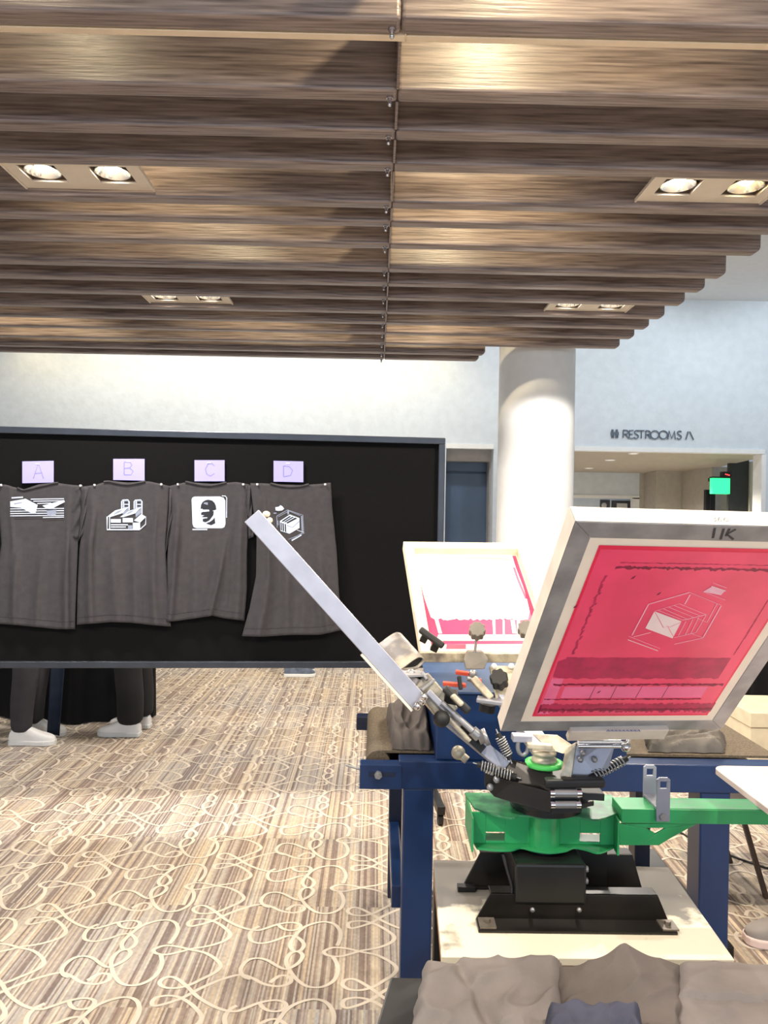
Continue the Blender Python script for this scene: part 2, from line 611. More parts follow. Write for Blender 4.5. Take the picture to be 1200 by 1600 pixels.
# recess with the blue door
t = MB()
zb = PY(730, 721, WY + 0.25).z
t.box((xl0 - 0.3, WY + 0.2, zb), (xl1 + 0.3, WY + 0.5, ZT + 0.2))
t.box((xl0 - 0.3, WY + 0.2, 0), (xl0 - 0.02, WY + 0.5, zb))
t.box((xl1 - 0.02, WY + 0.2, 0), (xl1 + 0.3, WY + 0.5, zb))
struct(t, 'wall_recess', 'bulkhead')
d = MB()
zt2 = PY(730, 738, WY + 0.42).z
d.box((xl0 - 0.02, WY + 0.42, 0), (xl1 - 0.02, WY + 0.46, zt2 - 0.012))
d.box((xl0 - 0.02, WY + 0.42, zt2 + 0.012), (xl1 - 0.02, WY + 0.46, zb))
d.box((xl0 - 0.02, WY + 0.46, 0), (xl1 - 0.02, WY + 0.48, zb))
struct(d, 'door_1', 'door_blue', bevel=0.006)
# restroom corridor
CY = 13.6
zcorr = ZT - 0.01
k = MB()
zback = PY(960, 739, CY).z
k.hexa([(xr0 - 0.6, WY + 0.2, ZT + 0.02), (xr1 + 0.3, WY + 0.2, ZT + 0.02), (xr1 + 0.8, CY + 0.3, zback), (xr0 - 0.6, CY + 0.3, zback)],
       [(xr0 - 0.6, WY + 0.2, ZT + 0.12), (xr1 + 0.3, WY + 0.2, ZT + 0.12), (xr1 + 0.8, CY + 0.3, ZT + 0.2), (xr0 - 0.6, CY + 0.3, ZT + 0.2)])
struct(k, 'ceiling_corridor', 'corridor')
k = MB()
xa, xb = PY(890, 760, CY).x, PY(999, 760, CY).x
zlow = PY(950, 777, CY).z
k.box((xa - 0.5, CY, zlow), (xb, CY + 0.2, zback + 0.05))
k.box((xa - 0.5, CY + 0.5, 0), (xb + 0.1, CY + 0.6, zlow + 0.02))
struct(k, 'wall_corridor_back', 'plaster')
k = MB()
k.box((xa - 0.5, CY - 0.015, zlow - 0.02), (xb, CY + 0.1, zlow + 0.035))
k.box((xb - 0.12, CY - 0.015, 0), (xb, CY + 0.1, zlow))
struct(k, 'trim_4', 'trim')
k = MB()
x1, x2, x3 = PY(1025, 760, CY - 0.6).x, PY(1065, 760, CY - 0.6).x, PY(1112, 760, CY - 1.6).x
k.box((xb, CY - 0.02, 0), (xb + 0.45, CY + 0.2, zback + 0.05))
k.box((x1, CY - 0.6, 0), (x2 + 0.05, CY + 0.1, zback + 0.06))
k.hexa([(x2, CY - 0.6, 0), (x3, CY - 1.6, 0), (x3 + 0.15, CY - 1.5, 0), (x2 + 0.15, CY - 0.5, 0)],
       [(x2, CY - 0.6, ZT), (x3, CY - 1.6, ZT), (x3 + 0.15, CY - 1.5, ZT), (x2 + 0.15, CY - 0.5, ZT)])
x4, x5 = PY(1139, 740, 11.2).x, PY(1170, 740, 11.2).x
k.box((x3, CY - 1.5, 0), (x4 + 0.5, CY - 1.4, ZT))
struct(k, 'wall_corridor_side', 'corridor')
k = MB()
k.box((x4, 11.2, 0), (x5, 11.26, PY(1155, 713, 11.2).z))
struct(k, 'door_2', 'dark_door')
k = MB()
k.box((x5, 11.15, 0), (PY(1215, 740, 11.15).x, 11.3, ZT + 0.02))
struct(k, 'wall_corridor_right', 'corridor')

# round column
cx = (PY(778, 700, 6.7).x + PY(897, 700, 6.7).x) / 2
cr_ = (PY(897, 700, 6.7).x - PY(778, 700, 6.7).x) / 2 * 0.985
co = MB()
co.lathe((cx, 6.72, 0), (0, 0, 1), [(cr_, 0), (cr_, ZC)], 96)
struct(co, 'column', 'column', recalc=False)

# ------------------------------------------------------------------ slatted wood ceiling
ZS = 2.9
JX = 0.045
SH = 0.215
UF = [770, 658, 595, 543, 483, 453, 418, 380, 357, 335, 313, 296, 280, 264]
YF = [1620.0 / u for u in UF] + [6.50, 6.75]
TH = 0.07
XR = [1.93] * 14 + [0.9, 0.88]
for i, y in enumerate(YF):
    row = 'row %d' % i
    where = ORD[i] + ' row counted from the camera'
    if i == 0:
        where = 'next to the cream rail'
    if i == 15:
        where = 'last before the white wall'
    m = MB()
    m.prism([(-4.6, y, ZS), (JX - 0.0003, y, ZS), (JX - 0.0003, y, ZS + SH), (-4.6, y, ZS + SH)], (0, TH, 0))
    so = m.build('hanging_wood_slat', 'wood', bevel=0.012, seg=3)
    tag(so, 'long brown wood ceiling slat left of the bolt line, ' + where, 'ceiling slat', 'wood ceiling slats left of the bolt line')
    b = MB()
    by = y + TH * 0.5
    bx = 0.02
    b.cyl((bx, by, ZS - 0.006), (bx, by, ZS + 0.002), 0.011, 18)
    b.cyl((bx, by, ZS - 0.013), (bx, by, ZS - 0.006), 0.0085, 6)
    b.cyl((bx, by, ZS - 0.022), (bx, by, ZS - 0.013), 0.006, 14)
    b.lathe((bx, by, ZS - 0.022), (0, 0, -1), [(0.006, 0), (0.0075, 0.004), (0.004, 0.009), (0, 0.01)], 14)
    bo = b.build('bolt', 'chrome', so)
    m = MB()
    e = XR[i]
    m.prism([(JX + 0.0003, y, ZS), (e - 0.022, y, ZS), (e, y, ZS + 0.022), (e, y, ZS + SH), (JX + 0.0003, y, ZS + SH)], (0, TH, 0))
    so = m.build('hanging_wood_slat', 'wood', bevel=0.012, seg=3)
    tag(so, 'brown wood ceiling slat right of the bolt line, ' + where, 'ceiling slat', 'wood ceiling slats right of the bolt line')
# comb-shaped carrier over the joint
m = MB()
m.box((JX - 0.03, 1.9, ZS + SH + 0.002), (JX + 0.03, 6.9, ZS + SH + 0.06))
for i in range(15):
    m.box((JX - 0.004, YF[i] + TH + 0.003, ZS + 0.004), (JX + 0.004, YF[i + 1] - 0.003, ZS + SH + 0.01))
o = m.build('ceiling_carrier', 'wood')
tag(o, 'dark carrier bar running above the joint of the wood slats', 'ceiling carrier')
# hangers from the ceiling down to the carrier
for y in (2.3, 4.4, 6.4):
    m = MB()
    m.cyl((JX, y, ZS + SH + 0.05), (JX, y, ZC), 0.006, 10)
    m.build('hanger_rod', 'zinc', o)
for y0_ in (0,):
    for a, b_, l in ((-4.6, 0.058, 'left of its joint'), (0.062, 1.9, 'right of its joint')):
        m = MB()
        m.box((a, YF[0] + TH + 0.002, ZS + 0.0), (b_, YF[0] + TH + 0.03, ZS + 0.03))
        o = m.build('ceiling_rail', 'cream_rail', bevel=0.002)
        tag(o, 'slim cream rail behind the foremost wood slat, ' + l, 'ceiling rail')
m = MB()
# twin square spotlights between the slats
LAMPS = []


def fixture(x0, x1, ya, yb, label, warm):
    z = ZS + 0.03
    r = thing('spotlight_fixture', ((x0 + x1) / 2, (ya + yb) / 2, z), label, 'ceiling light', 'twin ceiling spotlights')
    m = MB()
    ym = (ya + yb) / 2
    sq = 0.078
    cs = [x0 + 0.135, x1 - 0.135]
    # frame plate with two square openings
    xs = [x0, cs[0] - sq, cs[0] + sq, cs[1] - sq, cs[1] + sq, x1]
    for i in range(5):
        if i in (1, 3):
            m.box((xs[i], ya, z), (xs[i + 1], ym - sq, z + 0.008))
            m.box((xs[i], ym + sq, z), (xs[i + 1], yb, z + 0.008))
        else:
            m.box((xs[i], ya, z), (xs[i + 1], yb, z + 0.008))
    for a, b_ in ((x0, x0 + 0.008), (x1 - 0.008, x1)):
        m.box((a, ya, z - 0.006), (b_, yb, z))
    m.build('plate', 'plate', r)
    for j, cxx in enumerate(cs):
        h = MB()
        for a, b_ in (((cxx - sq, ym - sq), (cxx - sq + 0.004, ym + sq)), ((cxx + sq - 0.004, ym - sq), (cxx + sq, ym + sq)),
                      ((cxx - sq, ym - sq), (cxx + sq, ym - sq + 0.004)), ((cxx - sq, ym + sq - 0.004), (cxx + sq, ym + sq))):
            h.box((a[0], a[1], z + 0.008), (b_[0], b_[1], z + 0.09))
        h.box((cxx - sq, ym - sq, z + 0.09), (cxx + sq, ym + sq, z + 0.095))
        ho = h.build('housing', 'recess', r)
        g = MB()
        g.lathe((cxx, ym, z + 0.008), (0, 0, 1), [(0.07, 0), (0.066, 0.004), (0.058, 0.02), (0.034, 0.06), (0.02, 0.07)], 28)
        g.lathe((cxx, ym, z + 0.008), (0, 0, 1), [(0.074, 0.0), (0.074, 0.012), (0.066, 0.014)], 28)
        g.build('reflector', 'reflector', ho)
        g = MB()
        g.ball((cxx, ym, z + 0.04), 0.034, sc=(1, 1, 0.7))
        wm = warm and j == 1
        g.build('bulb', 'bulb_warm' if wm else 'bulb', ho)
        LAMPS.append((cxx, ym, z - 0.012, wm))


fixture(-1.545, -0.985, YF[3] + TH + 0.004, YF[4] - 0.004, 'twin spotlight plate above the shirt board, nearer row, over cards A and B', False)
fixture(1.105, 1.66, YF[3] + TH + 0.004, YF[4] - 0.004, 'twin spotlight plate with one amber lamp, nearer row, high above the pink screen', True)
fixture(-1.545, -0.985, YF[9] + TH + 0.004, YF[10] - 0.004, 'small twin spotlight plate in the farther row, above cards C and B', False)
fixture(1.105, 1.66, YF[9] + TH + 0.004, YF[10] - 0.004, 'small twin spotlight plate in the farther row, beside the white column', False)

# ------------------------------------------------------------------ restroom sign and corridor furniture
sg = PY(1018, 680, WY)
r = thing('restroom_sign', (sg.x, WY - 0.02, sg.z - 0.08), 'thin dark RESTROOMS lettering with icons on the pale wall', 'sign')
NRM = V((0, -1, 0))


def wall_stroke(mb, pts, wd=0.012):
    mb.ribbon([PY(940 + x / 7.5, 660 + y / 7.5, WY - 0.006) for x, y in pts], wd, NRM, thick=0.012)


def arc(cx_, cy_, rx, ry, a0, a1, n=16):
    return [(cx_ + rx * math.cos(math.radians(a0 + (a1 - a0) * i / n)), cy_ + ry * math.sin(math.radians(a0 + (a1 - a0) * i / n))) for i in range(n + 1)]


m = MB()
wall_stroke(m, [(250, 182), (252, 92)])
wall_stroke(m, [(252, 92), (285, 92)] + arc(287, 115, 22, 22, -80, 90, 8) + [(262, 138)])
wall_stroke(m, [(275, 138), (315, 186)])
wall_stroke(m, [(372, 94), (325, 94), (322, 184), (370, 186)])
wall_stroke(m, [(323, 138), (362, 138)])
wall_stroke(m, arc(408, 116, 24, 22, -30, -210, 8) + arc(402, 164, 26, 24, -70, 160, 10))
wall_stroke(m, [(425, 96), (500, 97)])
wall_stroke(m, [(465, 96), (463, 188)])
wall_stroke(m, [(515, 190), (517, 97)])
wall_stroke(m, [(517, 97), (545, 98)] + arc(547, 120, 20, 21, -80, 90, 8) + [(527, 143)])
wall_stroke(m, [(538, 143), (575, 192)])
wall_stroke(m, arc(622, 145, 48, 47, 0, 360, 28))
wall_stroke(m, arc(722, 146, 48, 47, 0, 360, 28))
wall_stroke(m, [(775, 196), (790, 100), (820, 190), (852, 102), (862, 198)])
wall_stroke(m, arc(912, 124, 24, 22, -30, -210, 8) + arc(906, 172, 26, 24, -70, 160, 10))
m.build('lettering', 'sign', r)
m = MB()
wall_stroke(m, [(985, 200), (1012, 108)])
wall_stroke(m, [(1030, 108), (1075, 204)])
m.build('arrow_mark', 'sign', r)
m = MB()
for k0 in (128, 178):
    m.add(*[[], []])
    p = PY(940 + k0 / 7.5, 660 + 95 / 7.5, WY - 0.01)
    m.ball(p, 0.017, n=12, sc=(1, 0.4, 1))
    wall_stroke(m, [(k0, 112), (k0, 152)], 0.045)
    wall_stroke(m, [(k0 - 9, 150), (k0 - 9, 182)], 0.014)
    wall_stroke(m, [(k0 + 9, 150), (k0 + 9, 182)], 0.014)
m.build('people_icon', 'sign', r)

# exit light on its post
ep = PY(1126, 756, 10.6)
r = thing('exit_sign', (ep.x, 10.6, ep.z - 0.3), 'glowing green exit light box at the corridor wall', 'exit sign')
q0, q1 = PY(1112, 747, 10.6), PY(1139, 772, 10.6)
m = MB()
m.box((q0.x, 10.57, q1.z), (q1.x, 10.66, q0.z))
m.build('lit_box', 'exit_glow', r, bevel=0.006)
m = MB()
m.box((q0.x - 0.004, 10.565, q0.z), (q1.x + 0.004, 10.665, q0.z + 0.02))
a_, b_ = PY(1128, 737, 10.6), PY(1141, 746, 10.6)
m.box((a_.x, 10.56, q0.z + 0.02), (b_.x, 10.66, a_.z))
m.box((b_.x - 0.05, 10.66, q0.z - 0.02), (b_.x, 11.2, q0.z + 0.03))
m.build('housing', 'rubber', r)
m = MB()
for j in range(3):
    p = PY(1134 + j * 2.6, 741 + j * 0.7, 10.555)
    m.ball(p, 0.008, n=8)
m.build('status_light', 'red_led', r)
a_, b_ = PY(1103, 765, 11.9), PY(1117, 830, 11.9)
m = MB()
m.box((a_.x, 11.9, 0), (b_.x, 11.98, a_.z))
m.box((a_.x + 0.06, 11.88, 0.9), (a_.x + 0.075, 11.9, a_.z - 0.05))
o = m.build('corridor_stand', 'rubber', bevel=0.005)
tag(o, 'narrow black upright stand below the green exit light', 'stand')
for px_, py_, l in ((990, 712, 'round downlight in the corridor ceiling, closest to the opening'), (953, 723, 'round downlight in the corridor ceiling, middle one'),
                    (920, 734, 'round downlight in the corridor ceiling, deepest one')):
    y_ = {990: 9.95, 953: 11.0, 920: 12.6}[px_]
    zc_ = (ZT + 0.02) + (zback - ZT - 0.02) * (y_ - WY - 0.2) / (CY + 0.3 - WY - 0.2)
    p = PY(px_, py_, y_)
    r = thing('downlight', (p.x, y_, zc_), l, 'ceiling light', 'corridor downlights')
    m = MB()
    m.lathe((p.x, y_, zc_), (0, 0, -1), [(0.075, 0), (0.07, 0.012), (0.055, 0.012), (0.05, 0.0)], 24)
    m.build('trim_ring', 'white_paint', r)
    m = MB()
    m.lathe((p.x, y_, zc_ - 0.004), (0, 0, -1), [(0.05, 0), (0.0, 0.003)], 24)
    m.build('lens', 'down_glow', r)
for a, b, l in (((938, 781), (952, 800), 'dark framed poster with a pale disc in the far corridor'), ((956, 782), (986, 800), 'wider dark framed poster with tan figure in the far corridor')):
    p, q = PY(a[0], a[1], CY + 0.48), PY(b[0], 830, CY + 0.48)
    r = thing('poster', ((p.x + q.x) / 2, CY + 0.49, q.z), l, 'poster')
    m = MB()
    m.box((p.x, CY + 0.475, q.z), (q.x, CY + 0.5, p.z))
    m.build('sheet', 'poster', r)
    m = MB()
    if a[0] < 950:
        m.lathe((p.x + (q.x - p.x) * 0.4, CY + 0.475, p.z - 0.1), (0, -1, 0), [(0.05, 0), (0.05, 0.003), (0, 0.003)], 20)
    else:
        m.box((p.x + 0.09, CY + 0.47, p.z - 0.2), (q.x - 0.08, CY + 0.475, p.z - 0.05))
    m.build('picture', 'tape', r)

# ------------------------------------------------------------------ display board
BR_ = U(695.5, 685, 4.05)
BLp = U(0, 668, 3.85)
bd = V((BR_.x - BLp.x, BR_.y - BLp.y, 0)).normalized()
bn = V((bd.y, -bd.x, 0))          # towards the camera
b0 = V((BR_.x, BR_.y, 0))
ZB0, ZB1 = 0.735, 1.945


def BP(px, py, off):
    return PL(px, py, b0 + bn * off, bn)


def bpt(s, z, off):
    """s metres leftwards from the board's right edge"""
    return b0 - bd * s + bn * off + V((0, 0, z))


r = thing('display_board', b0 - bd * 1.22, 'long black felt display board on legs, hung with four T-shirts', 'display board')
LB = 2.44
m = MB()
m.prism([bpt(0.02, ZB0 + 0.02, -0.02), bpt(LB - 0.02, ZB0 + 0.02, -0.02), bpt(LB - 0.02, ZB1 - 0.02, -0.02), bpt(0.02, ZB1 - 0.02, -0.02)], bn * 0.012)
m.build('felt_panel', 'felt', r)
m = MB()
fw = 0.034
for s0, s1, z0, z1 in ((0, LB, ZB1 - fw, ZB1), (0, LB, ZB0, ZB0 + fw), (0, fw, ZB0 + fw, ZB1 - fw), (LB - fw, LB, ZB0 + fw, ZB1 - fw)):
    m.prism([bpt(s0, z0, -0.025), bpt(s1, z0, -0.025), bpt(s1, z1, -0.025), bpt(s0, z1, -0.025)], bn * 0.037)
m.build('frame', 'board_frame', r, bevel=0.003)
for s in (0.03, LB - 0.03):
    m = MB()
    m.bar(bpt(s, 0.1, -0.05), bpt(s, ZB1 - 0.2, -0.05), 0.04, 0.03, up=bn)
    m.bar(bpt(s, 0.08, -0.36), bpt(s, 0.08, 0.26), 0.04, 0.04)
    lg = m.build('leg', 'black', r, bevel=0.003)
    for of in (-0.33, 0.23):
        w_ = MB()
        w_.cyl(bpt(s - 0.012, 0.03, of), bpt(s + 0.012, 0.03, of), 0.03, 18)
        w_.bar(bpt(s, 0.03, of), bpt(s, 0.065, of), 0.03, 0.02, up=bn)
        w_.build('caster', 'rubber', lg)


def resample(pts, n):
    pts = [V((p[0], p[1], 0)) for p in pts]
    L = [0]
    for a, b in zip(pts, pts[1:]):
        L.append(L[-1] + (b - a).length)
    out = []
    for i in range(n + 1):
        t = L[-1] * i / n
        k = 0
        while k < len(L) - 2 and L[k + 1] < t:
            k += 1
        u = (t - L[k]) / max(L[k + 1] - L[k], 1e-9)
        out.append(pts[k].lerp(pts[k + 1], u))
    return out


def coons(top, bot, lef, rig, nu, nv):
    T, B, Lf, Rg = resample(top, nu), resample(bot, nu), resample(lef, nv), resample(rig, nv)
    P = []
    for j in range(nv + 1):
        v = j / nv
        row = []
        for i in range(nu + 1):
            u = i / nu
            q = (T[i] * (1 - v) + B[i] * v + Lf[j] * (1 - u) + Rg[j] * u
                 - (T[0] * (1 - u) * (1 - v) + T[-1] * u * (1 - v) + B[0] * (1 - u) * v + B[-1] * u * v))
            row.append(q)
        P.append(row)
    return P


def tee(label, top, bot, lef, rig, folds, sleeves, pins, prints, base=0.012):
    c0 = BP((top[0][0] + top[-1][0]) / 2, bot[0][1], base)
    r = thing('t_shirt', c0, label, 'T-shirt', 'printed T-shirts pinned to the board')
    nu, nv = 44, 56
    P = coons(top, bot, lef, rig, nu, nv)
    G = []
    for j, row in enumerate(P):
        v = j / nv
        g = []
        for i, p in enumerate(row):
            u = i / nu
            keep = min(1, max(0, (v - 0.36) / 0.3)) if 0.16 < u < 0.86 else min(1, max(0.15, v / 0.4))
            h = 0.0
            for (uc, wd, am, sl) in folds:
                d_ = (u - uc - sl * (v - 0.6)) / wd
                h += 1.6 * am * math.exp(-d_ * d_)
            h = h * keep + 0.004 * keep * noise.noise(V((u * 6, v * 3, uc * 7)))
            edge = min(u, 1 - u)
            h += 0.006 * min(1, edge / 0.06) + 0.010 * v
            g.append(BP(p.x, p.y, base + max(h, 0.0)))
        G.append(g)
    m = MB()
    m.grid(G[::-1])
    body = m.build('body', 'tee', r, solid=0.003, recalc=False)
    # neckband
    m = MB()
    n0, n1 = int(nu * 0.26), int(nu * 0.74)
    m.tube([G[0][i] + V((0, 0, 0.001 - 0.012 * math.sin(PI * (i - n0) / (n1 - n0)))) + bn * 0.002 for i in range(n0, n1 + 1)], 0.0055, 8)
    m.build('neckband', 'tee', r)
    # hem stitching
    m = MB()
    m.tube([G[nv - 3][i] + bn * 0.0005 for i in range(nu + 1)], 0.0013, 5)
    m.build('hem_seam', 'tee', r)
    for sl in sleeves:
        q = coons(sl[0], sl[1], sl[2], sl[3], 8, 16)
        g2 = [[BP(p.x, p.y, base - 0.003 + 0.016 * math.sin(PI * i / 8) + 0.006 * math.sin(j * 0.9 + i)) for i, p in enumerate(row)] for j, row in enumerate(q)]
        m = MB()
        m.grid(g2[::-1])
        m.build('sleeve', 'tee', r, solid=0.003, recalc=False)
    for a in pins:
        m = MB()
        p = BP(a[0], a[1], base + 0.012)
        m.lathe(p, bn, [(0.0, 0.006), (0.006, 0.005), (0.006, 0.0), (0.002, 0.0), (0.002, -0.024)], 12)
        m.build('pin', 'pin', r)

    def hgt(px, py):
        # nearest body vertex decides how far out the ink sits
        best, bh = 1e9, 0
        for j in range(0, nv + 1, 1):
            pr = P[j]
            if abs(pr[nu // 2].y - py) > 14:
                continue
            for i in range(nu + 1):
                d_ = (pr[i].x - px) ** 2 + (pr[i].y - py) ** 2
                if d_ < best:
                    best, bh = d_, (G[j][i] - b0).dot(bn)
        return bh
    if prints:
        allp = [p for q_ in prints for p in q_[1]]
        hall = max(hgt(*p) for p in allp)
        m = MB()
        lay = 0
        for kind, pts, mt, *wd in prints:
            lay += 1
            lift = 0.0008 + 0.00012 * lay
            if kind == 'p':
                cx_ = sum(p[0] for p in pts) / len(pts)
                cy_ = sum(p[1] for p in pts) / len(pts)
                h = hall + lift
                m.poly([BP(p[0], p[1], h) for p in pts], mt)
            else:
                h = hall + lift
                m.ribbon([BP(p[0], p[1], h) for p in pts], wd[0] * 3.35 / 1000, bn, mt)
        m.build('chest_print', ['print', 'print_dim', 'print_dark'], r, recalc=False)
    return r


def Z(pts, ox, oy, s):
    return [(ox + x / s, oy + y / s) for x, y in pts]


# shirt A: striped panel with two plain blocks (generic artwork)
pa = []
za = lambda p: Z(p, 10, 760, 10)
for y_, x0_, x1_ in ((200, 380, 900), (232, 420, 880), (268, 480, 700), (352, 60, 900), (388, 60, 900), (424, 60, 900), (460, 60, 900), (486, 570, 900)):
    pa.append(('s', za([(x0_, y_), (x1_, y_ - 8)]), 0, 1.3))
pa.append(('s', za([(80, 180), (260, 168)]), 0, 2.0))
pa.append(('p', za([(60, 235), (300, 192), (490, 290), (455, 425), (395, 420), (230, 335), (60, 320)]), 0))
pa.append(('p', za([(120, 262), (240, 245), (240, 262), (120, 282)]), 1))
pa.append(('p', za([(560, 300), (900, 212), (915, 242), (720, 345), (620, 342)]), 0))
pa.append(('p', za([(630, 375), (780, 365), (770, 445), (640, 455)]), 1))
tee('charcoal T-shirt with a striped block print, pinned below card A',
    [(-6, 757), (8, 757), (36, 765), (60, 757), (84, 754), (108, 757), (128, 759)],
    [(-12, 974), (30, 977), (60, 980), (90, 983), (117, 983)],
    [(-6, 757), (-2, 800), (2, 850), (-8, 920), (-12, 974)],
    [(128, 759), (124, 790), (122, 850), (120, 900), (117, 983)],
    [(0.22, 0.05, 0.014, 0.1), (0.55, 0.06, 0.012, -0.05), (0.86, 0.045, 0.02, 0.08)],
    [([(118, 762), (132, 760)], [(104, 838), (125, 842)], [(118, 762), (108, 800), (104, 838)], [(132, 760), (130, 800), (125, 842)])],
    [(2, 758), (126, 759)], pa, base=0.012)
pb = []
zb_ = lambda p: Z(p, 150, 770, 12)
pb += [('p', zb_([(480, 300), (478, 165), (500, 135), (600, 130), (622, 165), (622, 300)]), 1), ('p', zb_([(530, 160), (600, 160), (600, 205), (530, 205)]), 2),
       ('p', zb_([(535, 230), (600, 230), (600, 262), (535, 262)]), 2), ('s', zb_([(478, 300), (478, 165), (500, 135), (600, 130), (624, 165), (624, 330)]), 0, 1.3),
       ('s', zb_([(520, 300), (520, 140)]), 0, 1.0), ('s', zb_([(520, 215), (620, 215)]), 0, 1.0),
       ('p', zb_([(715, 300), (713, 165), (735, 137), (840, 132), (862, 165), (862, 300)]), 1), ('p', zb_([(770, 160), (840, 160), (840, 205), (770, 205)]), 2),
       ('p', zb_([(772, 232), (838, 232), (838, 262), (772, 262)]), 2), ('s', zb_([(713, 300), (713, 165), (735, 137), (840, 132), (864, 165), (862, 400)]), 0, 1.3),
       ('s', zb_([(758, 300), (758, 140)]), 0, 1.0), ('s', zb_([(758, 215), (860, 215)]), 0, 1.0),
       ('p', zb_([(210, 445), (360, 330), (615, 262), (500, 380), (270, 455)]), 0), ('p', zb_([(310, 420), (400, 345), (500, 312), (430, 375)]), 1),
       ('p', zb_([(450, 455), (600, 345), (850, 265), (735, 385), (520, 455)]), 0), ('p', zb_([(545, 412), (630, 350), (720, 320), (660, 375)]), 1),
       ('p', zb_([(500, 385), (615, 280), (615, 330), (520, 420)]), 1), ('p', zb_([(740, 385), (850, 285), (850, 380), (745, 460)]), 1),
       ('s', zb_([(210, 445), (208, 690), (820, 690), (815, 560)]), 0, 2.0), ('s', zb_([(255, 450), (255, 690)]), 0, 1.3),
       ('p', zb_([(275, 492), (465, 492), (465, 560), (275, 560)]), 0), ('p', zb_([(500, 472), (692, 472), (692, 555), (500, 555)]), 0),
       ('p', zb_([(275, 588), (600, 588), (600, 610), (275, 610)]), 0), ('p', zb_([(275, 630), (560, 630), (560, 652), (275, 652)]), 0),
       ('p', zb_([(690, 560), (815, 560), (815, 690), (690, 690)]), 0), ('p', zb_([(600, 610), (680, 610), (680, 680), (600, 680)]), 1),
       ('p', zb_([(710, 520), (850, 395), (935, 450), (820, 555)]), 0), ('s', zb_([(820, 690), (930, 590), (935, 450), (820, 555), (820, 690)]), 0, 1.3)]
tee('charcoal T-shirt with a white factory print, pinned below card B',
    [(129, 760), (148, 758), (170, 751), (200, 754), (233, 752), (264, 759)],
    [(120, 976), (150, 974), (173, 972), (205, 973), (240, 977), (267, 979)],
    [(129, 760), (132, 800), (124, 857), (121, 920), (120, 976)],
    [(264, 759), (262, 800), (258, 850), (262, 920), (267, 979)],
    [(0.13, 0.05, 0.024, 0.05), (0.4, 0.06, 0.012, 0.1), (0.64, 0.05, 0.012, -0.05), (0.84, 0.05, 0.018, 0.0)],
    [([(126, 762), (140, 760)], [(122, 846), (131, 830)], [(126, 762), (126, 800), (122, 846)], [(140, 760), (136, 800), (131, 830)])],
    [(148, 758), (252, 757)], pb, base=0.026)
pc = []
zc = lambda p: Z(p, 290, 765, 15)
pc += [('p', zc([(140, 230), (160, 185), (210, 163), (800, 160), (890, 190), (930, 260), (935, 800), (910, 880), (850, 905), (260, 905), (190, 880), (160, 800)]), 0),
       ('p', zc([(350, 450), (360, 360), (400, 290), (460, 250), (530, 235), (620, 255), (680, 310), (710, 380), (720, 465)]), 2),
       ('p', zc([(420, 330), (440, 300), (520, 300), (520, 360)]), 1),
       ('p', zc([(400, 450), (720, 465), (690, 480), (640, 490), (600, 530), (400, 530)]), 2),
       ('p', zc([(395, 470), (550, 470), (560, 525), (395, 520)]), 0),
       ('p', zc([(400, 525), (660, 500), (650, 600), (560, 720), (470, 768), (405, 750), (400, 690), (510, 660), (375, 640), (440, 605), (360, 590), (365, 540)]), 2),
       ('p', zc([(375, 650), (515, 650), (500, 672), (400, 672)]), 0),
       ('p', zc([(480, 795), (600, 735), (680, 650), (695, 790), (600, 835)]), 2),
       ('s', zc([(470, 775), (560, 750), (640, 690), (690, 615)]), 0, 1.4),
       ('s', zc([(850, 145), (930, 150), (965, 190), (960, 660)]), 0, 1.2), ('s', zc([(160, 935), (510, 935)]), 0, 1.8)]
tee('charcoal T-shirt with a square dark head print, pinned below card C',
    [(257, 761), (275, 757), (292, 753), (330, 756), (370, 753), (390, 757)],
    [(252, 970), (270, 971), (300, 967), (332, 962), (350, 966), (382, 970)],
    [(257, 761), (266, 800), (262, 860), (257, 920), (252, 970)],
    [(390, 757), (389, 800), (386, 860), (386, 920), (382, 970)],
    [(0.1, 0.04, 0.02, 0.0), (0.36, 0.06, 0.01, 0.1), (0.68, 0.035, 0.02, -0.25), (0.9, 0.05, 0.016, 0.0)],
    [([(256, 764), (270, 762)], [(255, 876), (262, 850)], [(256, 764), (262, 800), (255, 876)], [(270, 762), (271, 800), (262, 850)]),
     ([(382, 760), (393, 758)], [(388, 842), (398, 838)], [(382, 760), (386, 800), (388, 842)], [(393, 758), (395, 800), (398, 838)])],
    [(278, 757), (380, 757)], pc, base=0.012)
pd = []
zd = lambda p: Z(p, 415, 780, 17.14)
